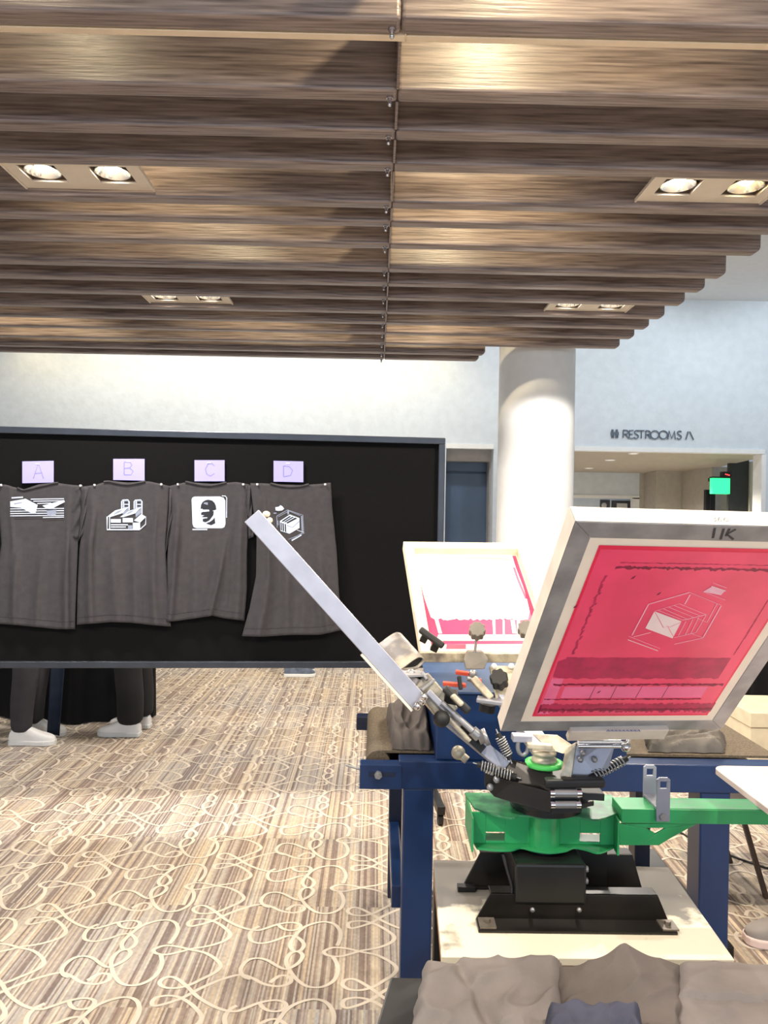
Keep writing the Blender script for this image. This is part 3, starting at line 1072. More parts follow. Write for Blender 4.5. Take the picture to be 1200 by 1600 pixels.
pd += [('s', zd([(300, 450), (590, 285), (1000, 430), (1020, 870), (690, 1090)]), 1, 0.9), ('s', zd([(300, 450), (310, 760)]), 1, 0.9),
       ('s', zd([(340, 470), (600, 330), (640, 320), (930, 440)]), 1, 0.8), ('s', zd([(605, 300), (605, 410)]), 1, 2.6), ('s', zd([(965, 450), (985, 860)]), 1, 2.2),
       ('s', zd([(610, 1075), (1040, 905)]), 1, 0.8), ('s', zd([(700, 1110), (960, 960)]), 0, 1.6), ('s', zd([(840, 825), (1025, 890)]), 0, 0.8),
       ('s', zd([(330, 570), (335, 700)]), 1, 1.2),
       ('p', zd([(380, 585), (650, 410), (905, 505), (910, 770), (640, 925), (400, 850)]), 0),
       ('p', zd([(425, 590), (640, 450), (690, 460), (470, 605)]), 2), ('p', zd([(490, 608), (720, 468), (760, 482), (530, 620)]), 2),
       ('p', zd([(545, 632), (790, 492), (850, 515), (590, 650)]), 2),
       ('p', zd([(400, 620), (430, 630), (440, 845), (410, 830)]), 2), ('p', zd([(450, 640), (485, 650), (495, 865), (460, 850)]), 2),
       ('p', zd([(510, 655), (540, 665), (555, 885), (520, 870)]), 2), ('s', zd([(570, 700), (720, 760), (900, 590)]), 1, 0.9),
       ('p', zd([(260, 215), (350, 200), (400, 160), (450, 190), (500, 255), (440, 300), (350, 315), (270, 300)]), 0), ('s', zd([(215, 375), (290, 370)]), 1, 1.6)]
tee('charcoal T-shirt with a small stacked envelope print, pinned below card D',
    [(391, 755), (410, 755), (440, 757), (470, 758), (500, 756), (517, 754)],
    [(378, 994), (410, 995), (455, 992), (500, 992), (537, 984)],
    [(391, 755), (395, 790), (401, 840), (400, 900), (390, 950), (378, 994)],
    [(517, 754), (519, 792), (526, 860), (530, 930), (537, 984)],
    [(0.16, 0.05, 0.022, 0.0), (0.38, 0.05, 0.014, 0.15), (0.62, 0.06, 0.01, -0.1), (0.8, 0.04, 0.018, 0.12)],
    [], [(402, 757), (508, 757)], pd, base=0.03)

# letter cards
CARDS = {
    'A': ([(35, 721), (84, 720), (84, 754), (35, 755)], [[(52, 748), (60, 724), (68, 748)], [(55, 740), (66, 739)]]),
    'B': ([(177, 717), (226, 717), (226, 751), (177, 750)], [[(194, 742), (194, 722)], [(194, 722), (203, 722), (206, 727), (203, 731), (194, 732)], [(203, 732), (208, 736), (205, 742), (194, 742)]]),
    'C': ([(304, 719), (351, 719), (351, 752), (304, 752)], [[(335, 728), (331, 724), (325, 725), (321, 733), (323, 741), (329, 744), (335, 740)]]),
    'D': ([(427.5, 720), (474, 721), (474, 753.5), (427.5, 752.5)], [[(443, 744), (443, 728)], [(443, 728), (452, 729), (457, 735), (454, 743), (443, 745)]]),
}
for k, (q, st) in CARDS.items():
    c0 = BP(q[3][0] * .5 + q[2][0] * .5, q[3][1], 0.006)
    r = thing('letter_card', c0, 'lavender paper card with a faint letter %s, on black felt' % k, 'card', 'letter cards on the board')
    m = MB()
    m.prism([BP(x, y, 0.004) for x, y in q], bn * 0.002)
    m.build('paper', 'card', r)
    m = MB()
    for s_ in st:
        m.ribbon([BP(x, y, 0.0066) for x, y in s_], 0.0045, bn)
    m.build('letter', 'pen', r, recalc=False)
    m = MB()
    p = BP((q[0][0] + q[1][0]) / 2 - 1, q[0][1] + 4, 0.006)
    m.bar(p - bd * 0.01, p + bd * 0.01, 0.004, 0.004)
    m.build('staple', 'pin', r)


# ------------------------------------------------------------------ draped tables
def skirt(r, corners, z, mat, waves=0.018):
    n = len(corners)
    cen = sum((V(c) for c in corners), V((0, 0, 0))) / n
    loop = []
    for i in range(n):
        a, b = V(corners[i]), V(corners[(i + 1) % n])
        k = max(6, int((b - a).length / 0.02))
        nr = V(((b - a).y, -(b - a).x, 0)).normalized()
        if nr.dot((a + b) / 2 - cen) < 0:
            nr = -nr
        for j in range(k):
            t = j / k
            s_ = (b - a).length * t
            loop.append((a.lerp(b, t), nr, s_, i))
    m = MB()
    rows = []
    for h in (0.0, 0.08, 0.25, 0.5, 0.8, 1.0):
        rows.append([p + nr * (waves * (1 - h) * (1 + math.sin(s_ * 26 + i_ * 2 + 0.6 * math.sin(s_ * 9)))) + V((0, 0, 0.012 + h * (z - 0.012))) for p, nr, s_, i_ in loop])
    for i in range(len(rows) - 1):
        a, b = rows[i], rows[i + 1]
        q = len(a)
        m.add(a + b, [(k, (k + 1) % q, q + (k + 1) % q, q + k) for k in range(q)], 0, True)
    m.add([p + V((0, 0, z)) for p, _, _, _ in loop], [tuple(range(len(loop)))], 0)
    return m.build('cloth_skirt', mat, r, weld=True)


A_, B_, C_ = PZ(88, 1146, 0), PZ(230, 1131, 0), PZ(8, 1130, 0)
A_.y += 0.22
B_.y += 0.16
C_.y += 0.12
D_ = B_ + (C_ - A_) * 1.6
C2 = A_ + (C_ - A_) * 1.6
r = thing('draped_table', (A_ + D_) / 2, 'black draped table standing behind the T-shirt board', 'table')
skirt(r, [A_, B_, D_, C2], 0.74, 'drape')
m = MB()
p = PZ(83, 1157, 0)
rows = []
for h in (0.03, 0.06, 0.2, 0.4, 0.72):
    rows.append([p + V((dx * (0.9 + 0.25 * h), 0.02 * math.cos(dx * 40) + 0.25 * h * 0.5, h)) for dx in (-0.045, -0.03, -0.01, 0.01, 0.03, 0.04)])
m.grid(rows)
m.build('hanging_corner', 'drape_navy', r, solid=0.004)
r = thing('draped_table', (3.8, 6.3, 0), 'black draped table beyond the cream carton', 'table')
skirt(r, [V((3.1, 5.3, 0)), V((4.6, 5.3, 0)), V((4.6, 7.2, 0)), V((3.1, 7.2, 0))], 0.74, 'drape')


# ------------------------------------------------------------------ people
def skin_mesh(name, verts, edges, radii, mat, parent, xf, sub=2, root=0):
    og = ORG[parent]
    me = bpy.data.meshes.new(name)
    me.from_pydata([tuple(xf(V(p)) - og) for p in verts], edges, [])
    o = bpy.data.objects.new(name, me)
    COL.objects.link(o)
    o.parent = parent
    ORG[o] = og
    md = o.modifiers.new('skin', 'SKIN')
    md.use_smooth_shade = True
    md.branch_smoothing = 0.6
    lay = me.skin_vertices[0].data
    for i, rr in enumerate(radii):
        lay[i].radius = rr if isinstance(rr, tuple) else (rr, rr)
        lay[i].use_root = (i == root)
    sb = o.modifiers.new('sub', 'SUBSURF')
    sb.levels = sub
    sb.render_levels = sub
    me.materials.append(MAT[mat])
    return o


def make_shoe(parent, xf, y, x0, mat, sole, length=0.285, w=0.098):
    """x0: heel position, pointing +x"""
    secs = [(0.0, .56, .055), (0.04, .66, .082), (0.2, .72, .09), (0.36, .74, .1), (0.5, .84, .082), (0.64, .96, .062), (0.78, 1.0, .05), (0.9, .86, .04), (0.97, .56, .03), (1.0, .25, .02)]
    m = MB()
    rows = []
    for t, ww, h in secs:
        row = []
        for k in range(13):
            a = PI * k / 12
            ex = 0.62
            cy_, sz_ = math.cos(a), math.sin(a)
            row.append(xf(V((x0 + t * length, y + math.copysign(abs(cy_) ** ex, cy_) * w / 2 * ww, 0.024 + (h - 0.0) * sz_ ** ex))))
        rows.append(row)
    m.grid(rows)
    m.poly(rows[0])
    m.poly(rows[-1])
    sh = m.build('shoe', mat, parent, sub=1)
    m = MB()
    out = []
    for t, ww, h in secs:
        out.append((x0 + (t * 1.03 - 0.015) * length, ww * w / 2 * 1.08 + 0.003))
    ring = [V((a, y + b, 0)) for a, b in out] + [V((a, y - b, 0)) for a, b in reversed(out)]
    m.prism([xf(p + V((0, 0, 0.001))) for p in ring], V((0, 0, 0.031)))
    m.build('sole', sole, sh, bevel=0.006)
    m = MB()
    for j in range(4):
        t = 0.44 + j * 0.065
        h = [0.092, 0.083, 0.073, 0.064][j] + 0.018
        m.tube([xf(V((x0 + t * length, y + s_ * w * 0.26, h - abs(s_) * 0.012))) for s_ in (-1, -0.5, 0, 0.5, 1)], 0.0035, 6)
    m.build('laces', mat, sh)
    return sh


def person(loc, ang, label, trouser, top, shoe, sole, hair, hem=0.07, knee=0.085, hem_z=0.05, step=0.0, scale=1.0, both=True):
    r = thing('person', loc, label, 'person')
    ca, sa = math.cos(ang), math.sin(ang)
    L = V(loc)

    def xf(p):
        p = p * scale
        return L + V((p.x * ca - p.y * sa, p.x * sa + p.y * ca, p.z))
    v, e, rd = [], [], []

    def add(p, r_, par=None):
        v.append(p)
        rd.append(r_)
        if par is not None:
            e.append((par, len(v) - 1))
        return len(v) - 1
    pe = add((0, 0, .96), (.12, .09))
    s1 = add((-.01, 0, 1.12), (.105, .08))
    e.append((pe, s1))
    s2 = add((-.01, 0, 1.31), (.125, .09), s1)
    nb = add((-.005, 0, 1.425), (.068, .066), s2)
    nk = add((.005, 0, 1.475), (.058, .06), nb)
    h1 = add((.024, 0, 1.545), (.08, .092), nk)
    h2 = add((.02, 0, 1.625), (.096, .112), h1)
    add((.012, 0, 1.69), (.072, .09), h2)
    for sy in (-1, 1):
        f = step * sy
        hp = add((0, .095 * sy, .88), (.088, .09), pe)
        kn = add((.02 + f * .5, .1 * sy, .49), .056, hp)
        an = add((-.01 + f, .1 * sy, .11), .039, kn)
        ft = add((.05 + f, .1 * sy, .06), .034, an)
        add((.14 + f, .105 * sy, .045), .026, ft)
        sh = add((0, .175 * sy, 1.385), .055, s2)
        el = add((-.03, .225 * sy, 1.11), .04, sh)
        wr = add((.05, .235 * sy, .87), .027, el)
        pa_ = add((.07, .235 * sy, .80), (.018, .036), wr)
        for kf, (dx, ln) in enumerate(((.03, .07), (.01, .08), (-.01, .074), (-.03, .058))):
            k1 = add((.075 + dx, .235 * sy, .765), .0095, pa_)
            k2 = add((.085 + dx, .228 * sy, .765 - ln * .55), .0088, k1)
            add((.085 + dx, .214 * sy, .765 - ln), .0078, k2)
        t1 = add((.105, .222 * sy, .815), .0105, pa_)
        add((.118, .212 * sy, .775), .0088, t1)
    skin_mesh('body', v, e, rd, 'skin', r, xf)
    # trousers
    v2, e2, r2 = [(0, 0, 1.08), (0, 0, .95)], [(0, 1)], [(.155, .12), (.16, .125)]
    for sy in (-1, 1):
        f = step * sy
        b = len(v2)
        v2 += [(0, .095 * sy, .84), (.02 + f * .5, .1 * sy, .49), (-.005 + f * .8, .1 * sy, .25), (-.005 + f, .1 * sy, hem_z + .06), (-.005 + f, .1 * sy, hem_z)]
        r2 += [.105, knee, (knee + hem) / 2, hem, hem * .97]
        e2 += [(1, b), (b, b + 1), (b + 1, b + 2), (b + 2, b + 3), (b + 3, b + 4)]
    skin_mesh('trousers', v2, e2, r2, trouser, r, xf, root=1)
    v3 = [(0, 0, .86), (-.01, 0, 1.08), (-.01, 0, 1.29), (-.005, 0, 1.4), (0, 0, 1.45)]
    r3 = [(.195, .165), (.18, .15), (.19, .15), (.135, .125), (.085, .085)]
    e3 = [(0, 1), (1, 2), (2, 3), (3, 4)]
    for sy in (-1, 1):
        b = len(v3)
        v3 += [(0, .1 * sy, 1.385), (0, .178 * sy, 1.37), (-.02, .212 * sy, 1.24), (-.032, .225 * sy, 1.13)]
        r3 += [(.105, .1), .092, .084, .078]
        e3 += [(3, b), (b, b + 1), (b + 1, b + 2), (b + 2, b + 3)]
    skin_mesh('shirt', v3, e3, r3, top, r, xf)
    m = MB()
    m.ball(xf(V((-.012, 0, 1.662))), 0.108 * scale, sc=(1, 1, .9))
    m.ball(xf(V((-.04, 0, 1.6))), 0.094 * scale, sc=(1, 1, 1))
    m.build('hair', hair, r)
    m = MB()
    m.ball(xf(V((.112, 0, 1.577))), .016 * scale, n=10)
    m.ball(xf(V((.108, 0, 1.597))), .011 * scale, n=10)
    m.build('nose', 'skin', r)
    for sy in (-1, 1):
        m = MB()
        m.ball(xf(V((.098, .034 * sy, 1.615))), .011 * scale, n=10)
        m.build('eye', 'eye', r)
        m = MB()
        m.ball(xf(V((.012, .092 * sy, 1.595))), .024 * scale, n=10, sc=(.7, .5, 1.2))
        m.build('ear', 'skin', r)
    m = MB()
    m.ball(xf(V((.098, 0, 1.538))), .02 * scale, n=10, sc=(.5, .9, .3) if abs(sa) < .5 else (.9, .5, .3))
    m.build('mouth', 'lip', r)
    for sy in (-1, 1):
        make_shoe(r, xf, .1 * sy, -.075 + step * sy, shoe, sole)
    return r


q = PZ(33, 1163, 0)
person((q.x, q.y + 0.1, 0), 0.06, 'person in charcoal trousers and white sneakers behind the board below card A', 'trouser', 'shirt_b', 'shoe_w', 'sole', 'hair', hem=.07, hem_z=.075)
q = PZ(203, 1150, 0)
person((q.x, q.y + 0.1, 0), PI - 0.05, 'person in wide black trousers and white shoes behind the board below card B', 'trouser_b', 'shirt_b', 'shoe_w', 'sole', 'hair', hem=.092, knee=.098, hem_z=.075)
q = PZ(455, 1057, 0)
person((q.x, q.y + 0.1, 0), 0.1, 'person far behind the board wearing dark blue and grey sneakers', 'trouser_b', 'shirt_b', 'shoe_d', 'sole', 'hair', hem=.07, hem_z=.1)
person((1.79, 2.88, 0), PI - 0.04, 'person at the frame edge in grey sneakers with pale soles', 'trouser_b', 'shirt_b', 'shoe_g', 'sole_pink', 'hair', hem=.06, knee=.07, hem_z=.1, step=.2)

# ------------------------------------------------------------------ things at the far side of the dryer
r = thing('carton', (2.45, 4.75, 0), 'cream carton box on the carpet before the black drape', 'box')
xq = PY(1173, 1150, 4.5).x
zq = PY(1180, 1114, 4.5).z
m = MB()
m.box((xq, 4.5, 0.001), (xq + 0.55, 4.95, zq - 0.09))
m.build('body', 'cream_box', r, bevel=0.003)
m = MB()
m.box((xq - 0.006, 4.494, zq - 0.085), (xq + 0.556, 4.956, zq))
m.build('lid', 'cream_box', r, bevel=0.003)
r = thing('stool', (1.72, 3.3, 0), 'low dark brown stool with thin legs behind the blue dryer leg', 'stool')
m = MB()
m.box((1.40, 3.08, 0.33), (2.05, 3.5, 0.385))
m.build('seat', 'brown_top', r, bevel=0.008)
for sx, sy in ((0.12, 0.05), (0.53, 0.05), (0.12, 0.37), (0.53, 0.37)):
    m = MB()
    m.bar((1.40 + sx, 3.08 + sy, 0.33), (1.40 + sx + (0.1 if sx < 0.3 else 0.05), 3.08 + sy - 0.01, 0.0), 0.018, 0.018, up=(0, 1, 0))
    m.build('leg', 'brown_top', r)
m = MB()
m.tube(smooth_path([PZ(x, y, 0.006) for x, y in ((1035, 1290), (1062, 1300), (1090, 1316), (1138, 1335), (1170, 1347), (1215, 1360), (1280, 1365))], 5), 0.005, 8)
o = m.build('power_cable', 'rubber')
tag(o, 'thin black power cable trailing over the carpet behind the dryer leg', 'cable')

# ------------------------------------------------------------------ conveyor dryer
DY0, DY1 = 2.45, 3.1
zt, zl = PY(700, 1190, DY0).z, PY(700, 1234, DY0).z
r = thing('conveyor_dryer', (0.7, 2.8, 0), 'navy blue conveyor dryer with mesh belt on a steel stand', 'dryer')
m = MB()
xL = PY(562, 1210, DY0).x
xM = PY(623, 1210, DY0).x
m.box((xM, DY0, zl), (1.34, DY0 + 0.07, zt))
m.build('front_rail', 'blue', r, bevel=0.004)
m = MB()
m.box((xL, DY0 - 0.004, zl - 0.001), (xM + 0.01, DY0 + 0.05, zt - 0.012))
e_ = m.build('rail_end', 'blue', r, bevel=0.003)
p = PY(591, 1210, DY0 - 0.004)
m = MB()
m.box((p.x - 0.03, DY0 - 0.0055, p.z - 0.007), (p.x + 0.055, DY0 - 0.003, p.z + 0.007))
m.build('slot', 'blue_dark', e_)
m = MB()
m.cyl(p, p + V((0, -0.012, 0)), 0.013, 6)
m.cyl(p + V((0, -0.012, 0)), p + V((0, -0.022, 0)), 0.008, 14)
m.build('adjusting_bolt', 'zinc', e_)
m = MB()
m.cyl(V((xL + 0.01, DY0 + 0.02, p.z + 0.005)), V((xL - 0.045, DY0 + 0.02, p.z + 0.02)), 0.0035, 10)
m.build('bolt', 'zinc', e_)
m = MB()
q = PY(557, 1120, DY1)
m.box((q.x, DY1, zl), (1.34, DY1 + 0.06, q.z))
m.build('rear_rail', 'blue_dark', r, bevel=0.004)
xa, xb = PY(627.5, 1350, DY0 + 0.02).x, PY(675.5, 1350, DY0 + 0.02).x
xc, xd = PY(1090, 1330, DY0 + 0.02).x, PY(1137, 1330, DY0 + 0.02).x
for a, b in ((xa, xb), (xc, xd)):
    m = MB()
    m.box((a, DY0 + 0.005, 0.0), (b, DY0 + 0.105, zl))
    m.build('leg', 'blue', r, bevel=0.005)
for a, b in ((PY(607, 1300, DY1).x, PY(632, 1300, DY1).x), (PY(990, 1290, DY1).x, PY(1014, 1290, DY1).x)):
    m = MB()
    m.box((a, DY1 - 0.02, 0.0), (b, DY1 + 0.06, zl))
    m.build('leg', 'blue_dark', r, bevel=0.004)
m = MB()
xs = PY(618, 1350, 2.8).x
m.box((xs - 0.02, DY0 + 0.1, 0.235), (xs + 0.02, DY1 - 0.02, 0.31))
m.build('side_stretcher', 'blue', r, bevel=0.004)
m = MB()
xs = 1.17
m.box((xs - 0.05, DY0 + 0.1, 0.06), (xs + 0.05, DY1 + 0.2, 0.12))
m.build('lower_rail', 'black_gloss', r, bevel=0.004)
zb2 = zt - 0.012
xr = PY(590, 1150, 2.8).x
m = MB()
m.cyl((xr, DY0 + 0.075, zb2 - 0.02), (xr, DY1 - 0.005, zb2 - 0.02), 0.04, 28)
m.build('roller', 'belt', r)
m = MB()
m.box((xr, DY0 + 0.08, zb2 + 0.012), (1.34, DY1 - 0.01, zb2 + 0.02))
m.box((xr, DY0 + 0.08, zb2 - 0.06), (1.34, DY1 - 0.01, zb2 - 0.054))
m.build('belt', 'belt', r)
zh = PY(760, 1083, DY0 + 0.02).z
xh = PY(681, 1130, DY0 + 0.02).x
m = MB()
m.box((xh, DY0 + 0.012, zt), (0.82, DY1 - 0.12, zh))
hd = m.build('heater_hood', 'blue', r, bevel=0.005)
m = MB()
m.box((xh - 0.02, DY0 + 0.005, zh), (0.84, DY1 - 0.06, zh + 0.006))
m.build('hood_top', 'blue_top', hd)


def lump(name, label, cat, quad, z, hf, mat, nu=40, nv=40, group=None, solid=True):
    """cloth lying on z over the four floor-plan corners (back-left, back-right, front-right, front-left)"""
    a, b, c_, d_ = [V((q.x, q.y, z)) for q in quad]
    G = []
    for j in range(nv + 1):
        v = j / nv
        row = []
        for i in range(nu + 1):
            u = i / nu
            p = a * (1 - u) * (1 - v) + b * u * (1 - v) + c_ * u * v + d_ * (1 - u) * v
            e = min(u, 1 - u, v, 1 - v)
            k = 1 - (1 - min(1, e / 0.1)) ** 2.6
            jit = 0.012 * (1 - min(1, e / 0.1))
            p = p + V((jit * noise.noise(V((v * 6, u * 3, 1))), jit * noise.noise(V((u * 6, v * 4, 5))), 0.003 + k * max(hf(u, v), 0.004)))
            row.append(p)
        G.append(row)
    m = MB()
    m.grid(G)
    m.add([G[0][0], G[0][-1], G[-1][-1], G[-1][0]], [(0, 1, 2, 3)])
    o = m.build(name, mat, recalc=False)
    return tag(o, label, cat, group)


def wr(u, v, s=1.0, seed=0.0):
    a = noise.noise(V((u * 3.1 + seed, v * 2.3, seed)))
    b = noise.noise(V((u * 7 + seed * 2, v * 5, 3.3)))
    ridge = 1 - abs(noise.noise(V((u * 4 + 2 * v + seed, v * 3 - u, 9.1))))
    return s * (0.6 * a + 0.25 * b + 0.7 * (ridge ** 3 - 0.4))


# folded shirt on the belt
zc_ = zb2 + 0.02
lump('folded_shirt', 'grey-brown T-shirt folded on the brown dryer belt', 'T-shirt',
     [PZ(604, 1122, zc_), PZ(668, 1122, zc_), PZ(672, 1174, zc_), PZ(612, 1172, zc_)], zc_,
     lambda u, v: 0.05 + 0.022 * (1 - v) + 0.022 * wr(u, v, 1, 2.0), 'tee_brown')
lump('folded_shirt', 'dusty dark T-shirt crumpled on the belt at the far dryer end', 'T-shirt',
     [PZ(1008, 1156, zc_), PZ(1135, 1160, zc_), PZ(1130, 1178, zc_), PZ(1012, 1176, zc_)], zc_,
     lambda u, v: 0.035 + 0.03 * wr(u, v, 1, 5.0), 'silver_cloth')

# ------------------------------------------------------------------ press stand
ZP = 0.63
pc4 = [PZ(677, 1343, ZP), PZ(1045, 1355, ZP), PZ(1148, 1500, ZP), PZ(690, 1495, ZP)]
cen = sum(pc4, V((0, 0, 0))) / 4
r = thing('press_stand', (cen.x, cen.y, 0), 'stand with paint-stained plywood top carrying the printing press', 'stand')
m = MB()
m.prism([p - V((0, 0, 0.0165)) for p in pc4], V((0, 0, 0.0165)))
tp = m.build('top', 'ply', r, bevel=0.0015)
m = MB()
m.prism([p - V((0, 0, 0.034)) for p in pc4], V((0, 0, 0.0173)))
m.build('board_edge', 'ply_edge', r)
for i in range(4):
    p = pc4[i] + (cen - pc4[i]) * 0.07
    m = MB()
    m.box((p.x - 0.02, p.y - 0.02, 0.0), (p.x + 0.02, p.y + 0.02, ZP - 0.034))
    m.build('leg', 'black', r, bevel=0.003)
for i in range(4):
    a = pc4[i] + (cen - pc4[i]) * 0.07
    b = pc4[(i + 1) % 4] + (cen - pc4[(i + 1) % 4]) * 0.07
    m = MB()
    d = (b - a).normalized() * 0.021
    m.bar(a + d - V((0, 0, 0.07)), b - d - V((0, 0, 0.07)), 0.025, 0.05)
    m.build('apron', 'black', r)

# ------------------------------------------------------------------ screen printing press
r = press = thing('screen_printing_press', (0.42, 1.83, ZP), 'manual screen printing press with green arm, black base and raised print heads', 'printing press')
zt0 = ZP + 0.001


def foot(xb0, xb1, xt0, xt1, yw_, dirn, h, yf):
    """bent-plate foot: flange towards dirn, upright plate at yw_, top lip away from it"""
    m = MB()
    m.box((xb0, min(yw_, yf), zt0), (xb1, max(yw_, yf), zt0 + 0.006))
    z1 = zt0 + h
    m.prism([V((xb0, yw_, zt0)), V((xb1, yw_, zt0)), V((xt1, yw_ - dirn * 0.012, z1)), V((xt0, yw_ - dirn * 0.012, z1))], V((0, -dirn * 0.006, 0)))
    yl = yw_ - dirn * 0.012
    m.box((xt0, min(yl, yl - dirn * 0.04), z1 - 0.006), (xt1, max(yl, yl - dirn * 0.04), z1))
    f = m.build('base_foot', 'black_gloss', press, bevel=0.0012)
    return f


ya = PZ(900, 1460, ZP).y
yb = PZ(900, 1441, ZP).y
f1 = foot(PZ(748, 1460, ZP).x, PZ(1058, 1460, ZP).x, PZ(772, 1418, ZP + .05).x, PZ(1040, 1420, ZP + .05).x, yb, -1, 0.055, ya)
for px_ in (762, 1043):
    m = MB()
    p = PZ(px_, 1452, ZP)
    m.box((p.x - 0.018, ya + 0.004, zt0 + 0.006), (p.x + 0.018, yb - 0.004, zt0 + 0.01))
    m.cyl((p.x, (ya + yb) / 2, zt0 + 0.01), (p.x, (ya + yb) / 2, zt0 + 0.018), 0.007, 6)
    m.build('mounting_bolt', 'steel_edge', f1)
m = MB()
for px_ in (832, 905):
    p = PY(px_, 1422, yb - 0.002)
    m.ball(p, 0.006, n=10)
m.build('rivet', 'zinc', f1)
yb2 = PZ(860, 1390, ZP).y
f2 = foot(PZ(722, 1390, ZP).x, PZ(1003, 1390, ZP).x, PZ(750, 1352, ZP + .05).x, PZ(985, 1352, ZP + .05).x, yb2, -1, 0.082, yb2 - 0.006)
m = MB()
m.box((PZ(722, 1390, ZP).x - 0.012, yb2 - 0.02, zt0), (PZ(722, 1390, ZP).x + 0.03, yb2, zt0 + 0.012))
m.build('foot_tab', 'black', f2)
# pedestal box
yp = yb + 0.004
z0, z1 = PY(860, 1414, yp).z, PY(860, 1351, yp).z
x0, x1 = PY(805, 1380, yp).x, PY(917, 1380, yp).x
m = MB()
m.box((x0, yp + 0.03, zt0 + 0.056), (x1, yb2 + 0.03, z1))
m.box((x0, yp, z0), (x1, yp + 0.04, z1))
pd_ = m.build('pedestal', 'black', press, bevel=0.006)
m = MB()
for zz in (z1 - 0.018, z1 - 0.045):
    m.cyl((x1, yp + 0.02, zz), (x1 + 0.007, yp + 0.02, zz), 0.0075, 12)
m.build('bolt', 'zinc', pd_)
m = MB()
m.box((x1 + 0.002, yb2 - 0.01, zt0), (PY(946, 1380, yb2).x, yb2 - 0.004, z1))
m.build('rear_plate', 'black', press)
m = MB()
m.tube(smooth_path([V((x0 - 0.02, yp + 0.05, z1 + 0.0)), V((x0 - 0.012, yp + 0.035, z1 - 0.03)), V((x0 - 0.004, yp + 0.02, z1 - 0.06)), V((x0 - 0.006, yp + 0.012, z1 - 0.08))], 8), 0.004, 8)
m.build('twisted_cable', 'rubber', press)

# green station hub
zH1 = PZ(850, 1280, 0.845).z
YH = PZ(850, 1281, 0.845).y
YB = PZ(850, 1243, 0.845).y


def wavy(zp, pts, ny):
    """plate outline: wavy front edge given in the view, straight back"""
    f = [PZ(x, y, zp) for x, y in pts]
    f = smooth_path(f, 4)
    return f + [V((f[-1].x + 0.012, ny, zp)), V((f[0].x - 0.012, ny, zp))]


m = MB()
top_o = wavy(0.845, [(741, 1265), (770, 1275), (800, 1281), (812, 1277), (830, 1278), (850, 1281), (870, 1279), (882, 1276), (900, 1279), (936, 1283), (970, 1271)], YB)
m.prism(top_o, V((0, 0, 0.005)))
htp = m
m = MB()
m.prism(wavy(0.767, [(745, 1328), (775, 1331), (800, 1331), (814, 1327), (835, 1332), (860, 1335), (884, 1332), (897, 1327), (915, 1330), (938, 1335), (967, 1322)], YH + 0.1), V((0, 0, 0.005)))
zb_, zt_ = 0.772, 0.845
xl_, xr_ = PY(741, 1300, YH).x, PY(968, 1300, YH).x
m.prism([V((xl_ - 0.006, YH - 0.0, zb_ - 0.004)), V((xl_ - 0.003, YB, zb_ - 0.004)), V((xl_ - 0.003, YB, zt_)), V((xl_ - 0.006, YH, zt_))], V((0.005, 0, 0)))
m.prism([V((xr_ - 0.003, YH + 0.005, zb_ - 0.01)), V((xr_ + 0.01, YB, zb_ - 0.01)), V((xr_ + 0.01, YB, zt_)), V((xr_ - 0.003, YH + 0.005, zt_))], V((0.005, 0, 0)))
# web with two slots
yw_ = YH + 0.04


def slotted(m, xa_, xb_, sa_, sb_, za_, zb__, zs0, zs1, y):
    m.box((xa_, y, za_), (sa_, y + 0.005, zb__))
    m.box((sb_, y, za_), (xb_, y + 0.005, zb__))
    m.box((sa_, y, za_), (sb_, y + 0.005, zs0))
    m.box((sa_, y, zs1), (sb_, y + 0.005, zb__))


zs0, zs1 = max(PY(775, 1314, yw_).z, zb_ + 0.002), PY(775, 1300, yw_).z
slotted(m, xl_, PY(840, 1300, yw_).x, PY(759, 1300, yw_).x, PY(789, 1300, yw_).x, zb_, zt_, zs0, zs1, yw_)
slotted(m, PY(858, 1300, yw_).x, xr_, PY(906, 1300, yw_).x, PY(938, 1300, yw_).x, zb_, zt_, zs0, zs1, yw_)
hub = m.build('station_hub', 'green', press, bevel=0.001)
htp.build('hub_top_plate', 'green_shade_scuff', hub, bevel=0.001)
m = MB()
xc_ = PY(849, 1300, YH + 0.05).x
m.cyl((xc_, YH + 0.046, zb_), (xc_, YH + 0.046, zt_), 0.037, 36)
m.build('hub_sleeve', 'green', hub)
m = MB()
m.cyl((xc_, YH + 0.065, z1 - 0.02), (xc_, YH + 0.065, zb_ - 0.005), 0.05, 28)
m.build('hub_spindle', 'black', press)
# arm to the side
ya_ = YH + 0.005
za0, za1 = PY(1044, 1287, ya_).z, PY(1044, 1265, ya_).z
m = MB()
m.box((xr_ + 0.006, ya_, za0), (1.25, ya_ + 0.075, za1))
m.box((xr_ + 0.006, ya_ + 0.03, zb_ - 0.005), (xr_ + 0.011, ya_ + 0.05, za0))
g = lambda x, y: PY(x, y, ya_ + 0.003)
arm_g = [g(968, 1287), g(1090, 1287), g(1048, 1310), g(1030, 1321), g(968, 1321)]
# gusset with a triangular opening, made of strips
tri = [g(1010, 1294), g(1040, 1294), g(1025, 1303)]
for poly_ in ([arm_g[0], arm_g[1], g(1040, 1294), g(1010, 1294)], [arm_g[0], g(1010, 1294), g(1025, 1303), g(1000, 1321), arm_g[4]],
              [g(1000, 1321), g(1025, 1303), g(1040, 1294), arm_g[1], arm_g[2], arm_g[3]]):
    m.prism(poly_, V((0, 0.006, 0)))
arm = m.build('station_arm', 'green', press, bevel=0.0015)
m = MB()
pA, pB = g(1000, 1262), g(1190, 1262)
m.box((xr_ + 0.08, ya_ + 0.004, za1), (1.25, ya_ + 0.06, za1 + 0.0012))
m.build('scuffed_top', 'green_scuff', arm)
